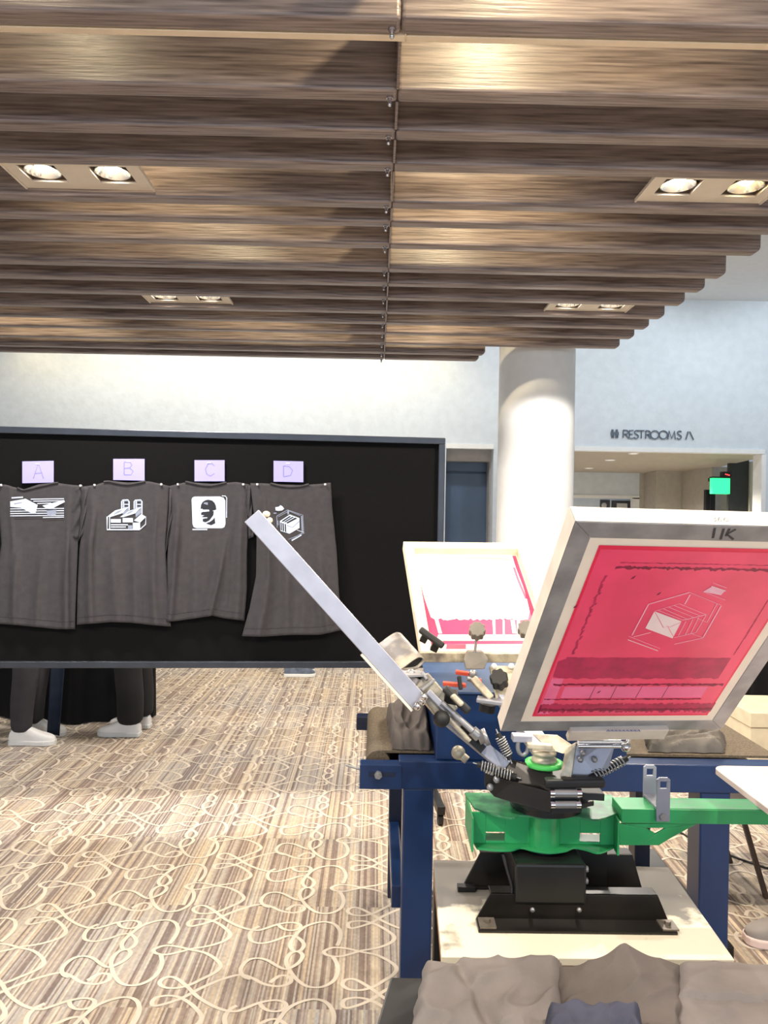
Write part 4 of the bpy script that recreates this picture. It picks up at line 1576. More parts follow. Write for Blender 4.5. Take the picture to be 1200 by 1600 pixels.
# clamp on the arm
m = MB()
zc0, zc1 = PY(1036, 1284, ya_ - 0.008).z, PY(1036, 1215, ya_ - 0.008).z
xk0, xk1 = PY(1026, 1250, ya_ - 0.008).x, PY(1047, 1250, ya_ - 0.008).x


def tab(m, x0, x1, y, z0, z1, zh_, hr=0.008):
    # plate with a round hole near its top, as four side pieces round the hole
    xm = (x0 + x1) / 2
    m.box((x0, y, z0), (x1, y + 0.006, zh_ - hr))
    m.box((x0, y, zh_ - hr), (xm - hr, y + 0.006, zh_ + hr))
    m.box((xm + hr, y, zh_ - hr), (x1, y + 0.006, zh_ + hr))
    m.prism([V((x0, y, zh_ + hr)), V((x1, y, zh_ + hr)), V((x1, y, z1 - 0.005)), V((x1 - 0.006, y, z1)), V((x0 + 0.006, y, z1)), V((x0, y, z1 - 0.005))], V((0, 0.006, 0)))


tab(m, xk0, xk1, ya_ - 0.009, zc0, zc1, zc1 - 0.017)
tab(m, xk0, xk1, ya_ + 0.079, zc0 + 0.01, zc1, zc1 - 0.017)
m.box((xk0, ya_ - 0.003, za1 + 0.0015), (xk1, ya_ + 0.079, za1 + 0.007))
cl = m.build('arm_clamp', 'bracket', press, bevel=0.001)
m = MB()
p = PY(1036, 1276, ya_ - 0.009)
m.cyl(p, p + V((0, -0.006, 0)), 0.009, 6)
m.build('bolt', 'zinc', cl)
# pallet board
zpl = 0.945
xpl = PZ(1115, 1208, zpl).x
ypl = PZ(1118, 1205, zpl).y
m = MB()
rc = 0.03
pts = [V((xpl, 1.3, zpl)), V((xpl, ypl - rc, zpl))] + [V((xpl + rc - rc * math.cos(a), ypl - rc + rc * math.sin(a), zpl)) for a in (0.3, 0.6, 0.9, 1.2)] + [V((xpl + rc, ypl, zpl)), V((xpl + 0.4, ypl, zpl)), V((xpl + 0.4, 1.3, zpl))]
m.prism(pts, V((0, 0, 0.014)))
m.build('print_platen', 'platen', press, bevel=0.002)
m = MB()
m.box((xpl + 0.1, ya_ - 0.01, za1 + 0.001), (xpl + 0.2, ya_ + 0.03, zpl))
m.build('platen_bracket', 'bracket', press)

# black turntable
cx0, cy0 = xc_ + 0.01, YH + 0.075
m = MB()
m.cyl((cx0, cy0, zt_ + 0.006), (cx0, cy0, 0.875), 0.085, 36)
m.build('turntable_bearing', 'black', press)
for (zz, rr, mt) in ((0.875, 0.105, 'black'), (0.907, 0.098, 'black_gloss')):
    m = MB()
    ring = [V((cx0 + rr * math.cos(a) * (1.0 if i % 2 else 1.12), cy0 + rr * math.sin(a) * (1.0 if i % 2 else 1.12), zz)) for i, a in enumerate([2 * PI * k / 16 + 0.2 for k in range(16)])]
    m.prism(ring, V((0, 0, 0.012)))
    m.build('turntable_plate', mt, press, bevel=0.002)
U2 = U
m = MB()
m.prism([U2(757, 1208, 1.79), U2(800, 1222, 1.77), U2(862, 1238, 1.73), U2(862, 1270, 1.73), U2(800, 1254, 1.77), U2(772, 1245, 1.79), U2(757, 1228, 1.79)], V((0.01, 0.045, 0)))
tb = m.build('head_channel', 'black', press, bevel=0.0015)
m = MB()
for x, y in ((766, 1230), (776, 1218), (778, 1203)):
    p = U2(x, y, 1.775)
    m.ball(p, 0.0085, n=12)
m.build('channel_bolt', 'zinc', tb)
m = MB()
m.prism([U2(861, 1232, 1.72), U2(905, 1232, 1.72), U2(908, 1270, 1.72), U2(862, 1272, 1.72)], V((0, 0.06, 0)))
m.build('head_channel', 'black', press, bevel=0.0015)
for y, x0, x1, rr in ((1239, 866, 901, 0.0095), (1257, 867, 900, 0.0085)):
    m = MB()
    m.cyl(U2(x0, y, 1.712), U2(x1, y, 1.712), rr, 18)
    ro = m.build('roller', 'zinc', press)
    m = MB()
    for a, b in ((x0 - 7, x0), (x1, x1 + 7)):
        m.cyl(U2(a, y, 1.712), U2(b, y, 1.712), rr * 1.15, 6)
    m.build('roller_nut', 'chrome', ro)
m = MB()
m.bar(U2(850, 1223, 1.72), U2(944, 1222, 1.72), 0.03, 0.02)
m.build('stop_bar', 'black', press, bevel=0.006)
m = MB()
m.bar(U2(905, 1238, 1.75), U2(940, 1240, 1.75), 0.05, 0.016)
m.build('head_channel', 'rubber', press, bevel=0.002)
m = MB()
m.prism([U2(795, 1186, 1.80), U2(830, 1193, 1.78), U2(868, 1212, 1.74), U2(878, 1222, 1.73), U2(862, 1238, 1.73), U2(846, 1228, 1.74), U2(800, 1222, 1.77), U2(772, 1208, 1.79)], V((0.0, 0.004, -0.006)))
m.build('cover_plate', 'black_gloss', press, bevel=0.001)
# green ring and centre knob
p = U2(850, 1194, 1.79)
m = MB()
m.lathe(p, (0, 0, 1), [(0.03, -0.002), (0.044, -0.002), (0.044, 0.006), (0.03, 0.008), (0.03, -0.002)], 40)
m.build('tension_ring', 'green_b', press)
m = MB()
m.lathe(p, (0, 0, 1), [(0.02, -0.05), (0.02, 0.004), (0.029, 0.006), (0.029, 0.014), (0.024, 0.016), (0.024, 0.022), (0.028, 0.024), (0.028, 0.03), (0.0, 0.031)], 30)
m.build('centre_knob', 'zinc_warm', press)


def spring(a, b, rad, turns, wire=0.0017, mat='spring_wire'):
    a, b = V(a), V(b)
    d = (b - a).normalized()
    s1_ = d.orthogonal().normalized()
    s2_ = d.cross(s1_)
    n = turns * 10
    pts = [a.lerp(b, i / n) + (s1_ * math.cos(2 * PI * i / 10) + s2_ * math.sin(2 * PI * i / 10)) * rad for i in range(n + 1)]
    m = MB()
    m.tube([a - d * 0.02, a] + pts + [b, b + d * 0.02], wire, 6)
    m.tube([a - d * 0.01, b + d * 0.01], rad * 0.62, 10, 1)
    return m.build('spring', [mat, 'rubber'], press)


spring(U2(752, 1196, 1.78), U2(800, 1212, 1.765), 0.0105, 11)
spring(U2(781, 1152, 1.79), U2(794, 1180, 1.78), 0.0105, 8)
spring(U2(928, 1212, 1.74), U2(974, 1188, 1.76), 0.0105, 10)
# brackets beneath the front screen
m = MB()
m.prism([U2(893, 1165, 1.76), U2(930, 1152, 1.74), U2(962, 1160, 1.74), U2(952, 1198, 1.74), U2(935, 1214, 1.74), U2(893, 1214, 1.75)], V((0, 0.006, 0.0)))
bk = m.build('head_bracket', 'bracket', press, bevel=0.001)
m = MB()
for x, y in ((907, 1187), (929, 1187), (911, 1177)):
    m.ball(U2(x, y, 1.735), 0.007, n=10)
m.build('bolt', 'zinc', bk)
m = MB()
m.prism([U2(884, 1168, 1.76), U2(900, 1160, 1.75), U2(893, 1212, 1.735), U2(874, 1215, 1.735)], V((0.004, 0.006, 0.0)))
m.build('head_bracket', 'zinc_warm', press, bevel=0.001)
m = MB()
for y in (1159, 1166):
    m.cyl(U2(903, y, 1.73), U2(970, y, 1.735), 0.0045, 12)
m.ball(U2(978, 1167, 1.735), 0.012, n=12)
m.tube([U2(970, 1162, 1.735), U2(980, 1160, 1.735), U2(985, 1152, 1.735), U2(978, 1146, 1.735)], 0.005, 8)
m.build('lift_rod', 'chrome', press)
m = MB()
m.prism([U2(832, 1148, 1.82), U2(872, 1150, 1.8), U2(905, 1172, 1.77), U2(880, 1178, 1.77), U2(855, 1170, 1.79)], V((0, 0.012, 0)))
m.build('head_plate', 'zinc_warm', press, bevel=0.002)
m = MB()
m.bar(U2(800, 1152, 1.8), U2(830, 1153, 1.8), 0.03, 0.016)
m.build('stop_block', 'alu', press, bevel=0.002)
m = MB()
m.tube([U2(817 + 8 * math.cos(t_), 1166 + 14 * math.sin(t_), 1.79) for t_ in [2 * PI * k / 20 for k in range(20)]], 0.005, 8, closed=True)
m.build('shackle', 'zinc', press)
m = MB()
m.bar(U2(823, 1164, 1.78), U2(862, 1167, 1.78), 0.02, 0.012)
m.build('link', 'zinc_warm', press, bevel=0.002)

# ---- head pointing to the side (its screen is seen edge-on)
m = MB()
m.bar(U2(790, 1198, 1.80), U2(693, 1118, 1.82), 0.03, 0.026, up=(0, -1, 0.4))
ha = m.build('head_arm', 'bracket', press, bevel=0.002)
m = MB()
m.bar(U2(755, 1172, 1.79), U2(718, 1138, 1.80), 0.02, 0.01, up=(0, -1, 0.4))
m.build('slot_plate', 'black_gloss', ha)
m = MB()
m.bar(U2(702, 1118, 1.82), U2(655, 1062, 1.84), 0.05, 0.045, up=(0, -1, 0.4))
hp_ = m.build('screen_holder', 'zinc_warm', press, bevel=0.004)
m = MB()
m.bar(U2(668, 1080, 1.80), U2(705, 1118, 1.79), 0.014, 0.012, up=(0, -1, 0.4))
m.build('guide_bar', 'bracket', hp_, bevel=0.002)
m = MB()
m.cyl(U2(690, 1098, 1.79), U2(738, 1142, 1.78), 0.0075, 14)
m.cyl(U2(738, 1142, 1.78), U2(748, 1151, 1.78), 0.013, 16)
m.build('adjusting_screw', 'zinc', hp_)
m = MB()
m.cyl(U2(700, 1122, 1.785), U2(734, 1158, 1.775), 0.006, 12)
m.build('adjusting_screw', 'zinc_warm', hp_)
m = MB()
ax = (U2(765, 1150, 1.77) - U2(745, 1158, 1.77)).normalized()
m.lathe(U2(748, 1156, 1.775), ax, [(0, 0), (0.012, 0), (0.012, 0.012), (0.02, 0.012), (0.02, 0.022), (0.01, 0.022), (0.01, 0.018), (0, 0.018)], 24)
m.build('thumb_wheel', 'zinc', hp_)
m = MB()
m.ball(U2(690, 1123, 1.765), 0.0195, n=20)
m.build('ball_knob', 'rubber', hp_)
m = MB()
m.ball(U2(716, 1176, 1.85), 0.017, n=18)
m.cyl(U2(716, 1176, 1.85), U2(730, 1188, 1.84), 0.01, 14)
m.build('lower_knob', 'zinc_warm', ha)


def star_knob(name, a, b, r0, mat, par, lobes=7):
    """lobed clamp knob with its axis from a to b"""
    a, b = V(a), V(b)
    d = (b - a)
    s1_ = d.normalized().orthogonal().normalized()
    s2_ = d.normalized().cross(s1_)
    ring = []
    for k in range(42):
        t_ = 2 * PI * k / 42
        rr = r0 * (1 + 0.1 * math.cos(lobes * t_))
        ring.append(a + (s1_ * math.cos(t_) + s2_ * math.sin(t_)) * rr)
    m = MB()
    m.prism(ring, d)
    return m.build(name, mat, par, bevel=0.003)


def wing(c0, c1, wd, th, up, par, mat='rubber'):
    m = MB()
    m.bar(c0, c1, th, wd, up=up)
    return m.build('clamp_handle', mat, par, bevel=0.006, seg=3)


wing(U2(694, 1074, 1.80), U2(733, 1113, 1.78), 0.024, 0.018, (0, -1, 0.3), hp_)
m = MB()
m.bar(U2(706, 1086, 1.775), U2(722, 1102, 1.77), 0.012, 0.03, up=(0, -1, 0.3))
m.build('handle_hub', 'zinc_warm', hp_, bevel=0.004)
m = MB()
m.bar(U2(706, 1080, 1.8), U2(700, 1112, 1.83), 0.03, 0.02, up=(0, -1, 0.3))
m.build('clamp_pad', 'rubber', hp_, bevel=0.003)
# hollow square end of the holder
m = MB()
a, b = U2(648, 1062, 1.84), U2(664, 1044, 1.86)
c_, d_ = U2(620, 1048, 1.84), U2(640, 1032, 1.86)
m = MB()
for k, (p0, p1) in enumerate(((U2(628, 1053, 1.82), U2(662, 1052, 1.84)), (U2(662, 1052, 1.84), U2(670, 1064, 1.83)), (U2(670, 1064, 1.83), U2(650, 1080, 1.80)), (U2(650, 1080, 1.80), U2(622, 1062, 1.80)))):
    m.bar(p0, p1, 0.006, 0.05, up=(0, 1, 0))
hb = m.build('holder_tube', 'alu_grey', hp_, bevel=0.001)
m = MB()
m.bar(U2(634, 1060, 1.85), U2(660, 1064, 1.85), 0.03, 0.02, up=(0, 1, 0))  # dark block painting the shade inside the open holder
m.build('tube_shade', 'rubber', hb)
m = MB()
m.bar(U2(634, 1056, 1.83), U2(652, 1068, 1.81), 0.02, 0.014, up=(0, 1, 0))
m.ball(U2(642, 1053, 1.83), 0.012, n=12)
m.build('inner_clamp', 'zinc', hp_)
m = MB()
for x, y in ((652, 1104), (660, 1096), (663, 1089)):
    p = U2(x, y, 1.735)
    m.lathe(p, ray(x, y) * -1, [(0.0, 0.006), (0.009, 0.004), (0.009, 0), (0, 0)], 14)
m.build('bolt', 'chrome', hp_)

# ---- head pointing away (holds the white-inked screen)
m = MB()
m.bar(U2(852, 1178, 1.9), U2(790, 1092, 2.16), 0.05, 0.03)
hb2 = m.build('head_arm', 'bracket', press, bevel=0.002)
m = MB()
m.prism([U2(765, 1040, 2.26), U2(850, 1040, 2.26), U2(850, 1092, 2.14), U2(776, 1094, 2.14)], V((0, 0.006, -0.01)))
hp2 = m.build('carriage_plate', 'zinc_warm', hb2, bevel=0.002)
m = MB()
for x, y in ((772, 1041), (799, 1041)):
    m.ball(U2(x, y, 2.25), 0.009, n=10)
m.build('screw', 'white_paint', hb2)
star_knob('star_knob', U2(781, 1067, 2.17), U2(779, 1057, 2.135), 0.024, 'rubber', hb2)
m = MB()
m.bar(U2(745, 1092, 2.12), U2(800, 1100, 2.1), 0.04, 0.012)
m.build('lower_bracket', 'alu', hb2, bevel=0.003)
m = MB()
m.cyl(U2(762, 1100, 2.14), U2(760, 1112, 2.14), 0.022, 20)
m.build('rubber_foot', 'rubber', hb2)
m = MB()
m.bar(U2(739, 1060, 2.15), U2(768, 1092, 2.12), 0.02, 0.026, up=(0, -1, 0.3))
m.build('toggle_arm', 'zinc_warm', hb2, bevel=0.003)
m = MB()
m.ball(U2(739, 1053, 2.15), 0.012, n=12)
m.cyl(U2(730, 1060, 2.15), U2(746, 1062, 2.15), 0.008, 10)
m.build('toggle_pivot', 'zinc', hb2)
for a, b in (((712, 1050), (733, 1053)), ((692, 1068), (728, 1071)), ((744, 1063), (752, 1064))):
    m = MB()
    m.bar(U2(a[0], a[1], 2.16), U2(b[0], b[1], 2.15), 0.008, 0.013, up=(0, -0.5, 1))
    m.build('toggle_tab', 'orange', hb2, bevel=0.002)
m = MB()
m.bar(U2(717, 1056, 2.14), U2(720, 1078, 2.13), 0.012, 0.014, up=(0, -1, 0))
m.build('toggle_grip', 'rubber', hb2, bevel=0.004)
m = MB()
m.prism([U2(731, 1018, 2.27), U2(755, 1018, 2.27), U2(763, 1030, 2.25), U2(757, 1046, 2.24), U2(728, 1046, 2.24), U2(726, 1032, 2.25)], V((0, 0.03, 0)))
m.build('clamp_block', 'knob_grey', hb2, bevel=0.003)
m = MB()
m.cyl(U2(742, 1020, 2.27), U2(745, 992, 2.27), 0.004, 10)
m.build('knob_stem', 'zinc', hb2)
star_knob('star_knob', U2(745, 990, 2.28), U2(746, 982, 2.25), 0.0235, 'knob_grey', hb2, 9)
star_knob('star_knob', U2(822, 988, 2.28), U2(822, 980, 2.25), 0.0235, 'knob_grey', hb2, 9)
wing(U2(656, 983, 2.27), U2(693, 1010, 2.25), 0.02, 0.02, (0, -1, 0.3), hb2)
m = MB()
m.bar(U2(667, 990, 2.28), U2(660, 1002, 2.29), 0.02, 0.02, up=(0, -1, 0))
m.bar(U2(683, 1004, 2.28), U2(677, 1016, 2.29), 0.022, 0.02, up=(0, -1, 0))
m.build('clamp_pad', 'rubber', hb2, bevel=0.002)
m = MB()
m.bar(U2(655, 1026, 2.335), U2(900, 1028, 2.385), 0.03, 0.028)
m.build('screen_clamp_bar', 'zinc_warm', hb2, bevel=0.002)


# ------------------------------------------------------------------ screens
def screen(label, bl, br, tl, rail, depth, mat, recess, name='print_screen', back=True, mesh_mat='mesh_cream'):
    """frame rectangle: front face through bl, br, tl; body extends backwards"""
    bl, br, tl = V(bl), V(br), V(tl)
    u, v = (br - bl), (tl - bl)
    W_, L_ = u.length, v.length
    u = u.normalized()
    v = (v - u * v.dot(u)).normalized()
    n = u.cross(v).normalized()
    S_ = lambda a, b, c=0.0: bl + u * a + v * b + n * c
    r = thing('print_screen', S_(W_ / 2, 0, -depth / 2), label, 'printing screen')
    o_ = [(0, 0), (W_, 0), (W_, L_), (0, L_)]
    i_ = [(rail, rail), (W_ - rail, rail), (W_ - rail, L_ - rail), (rail, L_ - rail)]
    m = MB()
    for k in range(4):
        l = (k + 1) % 4
        m.prism([S_(*o_[k]), S_(*o_[l]), S_(*i_[l]), S_(*i_[k])], -n * depth)
    fr = m.build('frame', mat, r, bevel=0.0015)
    m = MB()
    m.prism([S_(rail - 0.003, rail - 0.003, -recess), S_(W_ - rail + 0.003, rail - 0.003, -recess), S_(W_ - rail + 0.003, L_ - rail + 0.003, -recess), S_(rail - 0.003, L_ - rail + 0.003, -recess)], -n * 0.0006)
    ms = m.build('mesh', mesh_mat, r)
    return r, S_, u, v, n, W_, L_, fr, ms


# front screen: underside towards the camera, pink emulsion
fBL, fBR, fTL = U(783, 1143, 1.661), U(1127, 1140, 1.724), U(899, 815, 1.264)
r, S_, u, v, n, W_, L_, fr, ms = screen('large tilted screen with pink emulsion and envelope stencil at the press front', fBL, fBR, fTL, 0.036, 0.038, 'alu_grey', 0.001)


def SP(px, py, off):
    return PL(px, py, fBL + n * off, n)


# lighter outer edges of the aluminium frame
m = MB()
e = 0.0006
m.prism([S_(0, L_ + e, -0.001), S_(W_, L_ + e, -0.001), S_(W_, L_ + e, -0.037), S_(0, L_ + e, -0.037)], v * 0.0004)
m.prism([S_(-e, 0, -0.001), S_(-e, L_, -0.001), S_(-e, L_, -0.037), S_(-e, 0, -0.037)], -u * 0.0004)
m.build('pale_edge', 'alu_side', r)
i0 = 0.056
m = MB()
lay = lambda a, b, o: S_(a, b, o)
m.poly([S_(i0, i0, 0.0), S_(W_ - i0, i0, 0.0), S_(W_ - i0, L_ - i0 + 0.004, 0.0), S_(i0, L_ - i0 + 0.004, 0.0)], 0)
j0 = i0 + 0.005
m.poly([S_(j0, j0, 0.0003), S_(W_ - j0, j0, 0.0003), S_(W_ - j0, L_ - j0, 0.0003), S_(j0, L_ - j0, 0.0003)], 1)
rs = random.Random(5)


def jag(ax0, ax1, b0, b1, n_=60, ja=0.004, jb=0.004, lft=0.0006, mt=2, slant=0.0):
    """ragged band of ink between heights b0..b1"""
    lo, hi = [], []
    for k in range(n_ + 1):
        a = max(ax0 + (ax1 - ax0) * k / n_, i0 + 0.008 + 0.006 * rs.random())
        fade = min(1, k / 4, (n_ - k) / 4)
        lo.append((a, b0 + (rs.random() - .5) * ja * 2))
        hi.append((a + slant, b1 + (rs.random() - .5) * jb * 2))
    for k in range(n_):
        m.poly([S_(lo[k][0], lo[k][1], lft), S_(lo[k + 1][0], lo[k + 1][1], lft), S_(hi[k + 1][0], hi[k + 1][1], lft), S_(hi[k][0], hi[k][1], lft)], mt)


sb_ = lambda py: None


def sc(px, py):
    p = SP(px, py, 0)
    d = p - fBL
    return d.dot(u), d.dot(v)


# bands read off the photo's screen, in the screen's own plane
a0, bA = sc(885, 1027)
a1 = W_ - 0.085
_, bB = sc(885, 1060)
jag(a0, a1, bB, bA, 40, 0.0025, 0.0012, mt=2)
m.poly([S_(a0 - 0.012, bB + 0.006, 0.0006), S_(a0, bB + 0.002, 0.0006), S_(a0, bA - 0.004, 0.0006), S_(a0 - 0.014, bA - 0.012, 0.0006)], 2)
_, bC = sc(900, 1071)
jag(a0 - 0.005, a1 + 0.02, bC, bC + 0.006, 70, 0.003, 0.002, 0.0009, 3)
_, bD = sc(880, 1093)
jag(a0 - 0.02, a1 - 0.01, bD, bD + 0.003, 80, 0.0016, 0.0012, 0.0009, 3)
_, bE = sc(880, 1112)
_, bF = sc(880, 1098)
jag(a0 - 0.03, a1 + 0.03, bE, bF - 0.004, 90, 0.006, 0.004, 0.0006, 2)
jag(a0 - 0.03, a1 + 0.03, bE + 0.004, bE + 0.011, 90, 0.004, 0.003, 0.0009, 3)
_, bG = sc(980, 887)
jag(i0 + 0.045, W_ - i0 - 0.01, bG - 0.002, bG + 0.004, 80, 0.003, 0.002, 0.0006, 3)
jag(i0 + 0.05, W_ - i0, bG + 0.012, bG + 0.0135, 60, 0.001, 0.001, 0.0006, 2)
# vertical smear down one side and pale inner patches
for k in range(40):
    b = bA + 0.01 + (bG - bA - 0.03) * k / 40
    a = i0 + 0.03 + 0.006 * noise.noise(V((k * 0.4, 1, 1)))
    w2 = 0.0035 * (0.6 + rs.random())
    m.poly([S_(a, b, 0.0006), S_(a + w2, b, 0.0006), S_(a + w2 + 0.002, b + (bG - bA) / 42, 0.0006), S_(a + 0.001, b + (bG - bA) / 42, 0.0006)], 2)
    if k % 3 == 0:
        a = W_ - i0 - 0.03 + 0.004 * rs.random()
        m.poly([S_(a, b, 0.0006), S_(a + 0.002, b, 0.0006), S_(a + 0.002, b + 0.03, 0.0006), S_(a + 0.001, b + 0.03, 0.0006)], 2)
m.poly([S_(i0 + 0.045, bD + 0.006, 0.0005), S_(W_ - i0 - 0.04, bD + 0.006, 0.0005), S_(W_ - i0 - 0.04, bC - 0.004, 0.0005), S_(i0 + 0.045, bC - 0.004, 0.0005)], 4)
m.poly([S_(i0 + 0.01, j0 + 0.004, 0.00045), S_(i0 + 0.035, j0 + 0.004, 0.00045), S_(i0 + 0.035, bB, 0.00045), S_(i0 + 0.01, bB, 0.00045)], 4)
for px_ in (923, 956, 995, 1036):
    a, _ = sc(px_, 1085)
    m.poly([S_(a, bD + 0.004, 0.0007), S_(a + 0.0016, bD + 0.004, 0.0007), S_(a + 0.0022, bC, 0.0007), S_(a + 0.001, bC, 0.0007)], 3)
for x, y in ((895, 950), (1025, 930), (985, 905), (932, 1083)):
    a, b = sc(x, y)
    m.poly([S_(a, b, 0.0007), S_(a + 0.005, b + 0.002, 0.0007), S_(a + 0.007, b + 0.01, 0.0007), S_(a + 0.002, b + 0.006, 0.0007)], 3)
m.build('emulsion', ['emul_edge', 'emul', 'ink_dark', 'ink_deep', 'emul_pale'], r, recalc=False)
m = MB()
ze = lambda p: Z(p, 960, 900, 6)


def ep_(pts, mt=0, off=0.0011):
    m.poly([SP(x, y, off) for x, y in ze(pts)], mt)


def es(pts, wd, mt=1, off=0.0012):
    m.ribbon([SP(x, y, off) for x, y in ze(pts)], wd * 0.00115, n, mt)


ep_([(375, 330), (630, 425), (545, 585), (290, 490)], 0)
es([(375, 330), (460, 485), (495, 470), (520, 480), (630, 430)], 0.8, 2, 0.0014)
es([(500, 475), (560, 580)], 0.7, 2, 0.0014)
for q_ in ([(410, 322), (645, 415)], [(460, 308), (690, 408)], [(505, 290), (745, 388)], [(555, 275), (800, 372)], [(610, 260), (860, 362)]):
    es(q_, 0.9)
es([(375, 330), (610, 260)], 0.8)
es([(640, 415), (860, 362)], 1.6)
for q_ in ([(670, 425), (600, 560)], [(735, 405), (660, 560)], [(790, 390), (712, 545)], [(860, 365), (765, 530)]):
    es(q_, 1.2)
es([(560, 578), (765, 530)], 1.2)
es([(135, 565), (430, 682)], 0.8)
es([(125, 597), (410, 702)], 1.4, 0)
es([(165, 555), (320, 265), (700, 155)], 2.2)
es([(700, 150), (1000, 275)], 0.9)
es([(710, 175), (660, 265)], 2.2)
es([(1000, 280), (830, 580)], 2.2)
es([(960, 262), (870, 430)], 1.4)
es([(775, 395), (875, 437)], 0.7)
es([(720, 538), (830, 580)], 0.8)
es([(180, 570), (340, 530)], 1.6)
es([(830, 580), (560, 640)], 1.4)
ep_([(830, 148), (920, 95), (1040, 135), (1000, 180)], 1)
es([(925, 65), (1055, 112)], 1.0)
es([(910, 95), (1045, 142)], 1.4, 0)
es([(895, 132), (1000, 176)], 1.2, 0)
es([(835, 148), (1040, 226)], 0.9)
m.build('envelope_stencil', ['stencil', 'stencil_line', 'emul'], r, recalc=False)
# hand-written figures on the frame
m = MB()
eN = v


def TP(px, py):
    return PL(px, py, S_(0, L_ + 0.0012, 0), v)


for st in ([(1112, 807), (1116, 807), (1118, 810), (1116, 811), (1119, 813), (1117, 815), (1114, 815)],
           [(1124, 808), (1122, 812), (1123, 815), (1127, 815), (1127, 812), (1123, 811)],
           [(1132, 810), (1131, 813), (1134, 815), (1138, 814), (1138, 811), (1134, 809), (1132, 810)]):
    m.ribbon([TP(x, y) for x, y in st], 0.0012, v)
for st in ([(1117, 825), (1114, 841)], [(1131, 826), (1126, 843)], [(1150, 827), (1136, 835), (1146, 843)], [(1140, 826), (1134, 838)]):
    m.ribbon([SP(x, y, 0.0006) for x, y in st], 0.0045, n)
m.build('handwriting', 'marker', r, recalc=False)
# bar clamped along the hinge side
m = MB()
m.bar(SP(888, 1146, 0.004), SP(1040, 1143, 0.004), 0.036, 0.016, up=n)
o = m.build('screen_clamp', 'alu_side', press, bevel=0.002)
m = MB()
for k in range(9):
    a, b = 948 + k * 6, 1142
    m.ribbon([SP(a, b + 1, 0.0128), SP(a + 2, b - 1.5, 0.0128), SP(a + 4, b + 1, 0.0128)], 0.003, n)
m.build('ink_mark', 'blue_smudge', o, recalc=False)

# far screen with white ink
wTL, wBL, wBR = U(630, 846, 2.797), U(658, 1020, 2.357), U(883, 1019, 2.407)
r, S_, u, v, n, W_, L_, fr, ms = screen('pale wood framed screen covered in white ink behind the press', wBL, wBR, wTL, 0.036, 0.036, 'wood_frame', 0.03)
wbl, wn = wBL.copy(), n.copy()
m = MB()
Qp = lambda px, py, off: PL(px, py, wbl + wn * off, wn)
zi = lambda p: Z(p, 560, 820, 3.53)
m.poly([S_(0.04, 0.04, -0.0295), S_(W_ - 0.04, 0.04, -0.0295), S_(W_ - 0.04, L_ - 0.04, -0.0295), S_(0.04, L_ - 0.04, -0.0295)], 1)
ed = [(310, 130), (820, 135), (850, 175), (868, 235), (905, 330), (930, 410), (945, 480), (935, 520)]
low = []
for k in range(41):
    x = 935 - (935 - 430) * k / 40
    low.append((x, 520 + rs.uniform(-6, 8)))
m.poly([Qp(x, y, -0.0285) for x, y in zi(ed + low + [(400, 510), (362, 400), (325, 250)])], 0)
for k in range(5):
    x = rs.uniform(470, 900)
    m.ribbon([Qp(*zi([(x, 525)])[0], -0.028), Qp(*zi([(x + rs.uniform(-6, 6), 605)])[0], -0.028)], 0.003 + 0.004 * rs.random(), wn, 0)
m.ribbon([Qp(*q_, -0.028) for q_ in zi([(430, 520), (452, 600)])], 0.012, wn, 0)
m.ribbon([Qp(*q_, -0.028) for q_ in zi([(850, 525), (862, 600)])], 0.014, wn, 0)
m.poly([Qp(x, y, -0.028) for x, y in zi([(440, 605), (950, 605), (960, 640), (430, 640)])], 0)
m.ribbon([Qp(*q_, -0.0275) for q_ in zi([(858, 235), (880, 300), (905, 360), (925, 408)])], 0.008, wn, 1)
m.build('white_ink', ['white_ink', 'ink_red_band'] if False else ['white_ink', 'emul'], r, recalc=False)
m = MB()
m.ribbon([Qp(*q_, -0.027) for q_ in zi([(440, 440), (520, 484), (640, 492), (760, 490), (900, 470)])], 0.004, wn)
m.ribbon([Qp(*q_, -0.027) for q_ in zi([(345, 190), (480, 205), (640, 180), (840, 190)])], 0.006, wn)
m.build('ink_ridge', 'platen', r, recalc=False)
m = MB()
m.prism([U(698, 1007, 2.345), U(728, 1007, 2.345), U(728, 1014, 2.335), U(697, 1014, 2.335)], V((0, 0.002, 0)))
m.build('tape_patch', 'emul', r)

# edge-on screen
sB0, sB1 = U(655, 1098, 1.75), U(393, 806, 1.72)
vv = (sB1 - sB0)
mid = (sB0 + sB1) / 2 - EYE
ww = mid.normalized()
ww = (ww - vv.normalized() * ww.dot(vv.normalized())).normalized()
nn = ww.cross(vv.normalized())
tk = 0.042
# put the frame's faces symmetric about the traced centre line
nrm_ = nn if nn.z > 0 else -nn
off = nrm_ * (tk / 2)
if ww.cross(vv).dot(nrm_) > 0:
    bl_, br_, tl_ = sB0 + off, sB0 + ww * 0.5 + off, sB1 + off
else:
    bl_, br_, tl_ = sB0 + ww * 0.5 + off, sB0 + off, sB1 + ww * 0.5 + off
r, S_, u, v, n, W_, L_, fr, ms = screen('aluminium framed screen seen edge-on, raised diagonally before the T-shirts', bl_, br_, tl_, 0.038, tk, 'alu', 0.036)
m = MB()
p = U(413, 806, 1.74)
m.ball(p + nrm_ * 0.006, 0.009, n=12, sc=(1, 1, .8))
m.ball(p + nrm_ * 0.003 + V((0.01, 0, -0.012)), 0.007, n=12)
m.build('ink_blob', 'wood_frame', r)
m = MB()
a, b = sB0 - off, sB1 - off
m.bar(a.lerp(b, 0.0) - nrm_ * 0.003, a.lerp(b, 0.3) - nrm_ * 0.003, 0.02, 0.006, up=nrm_)
m.build('edge_tape', 'tape', r)

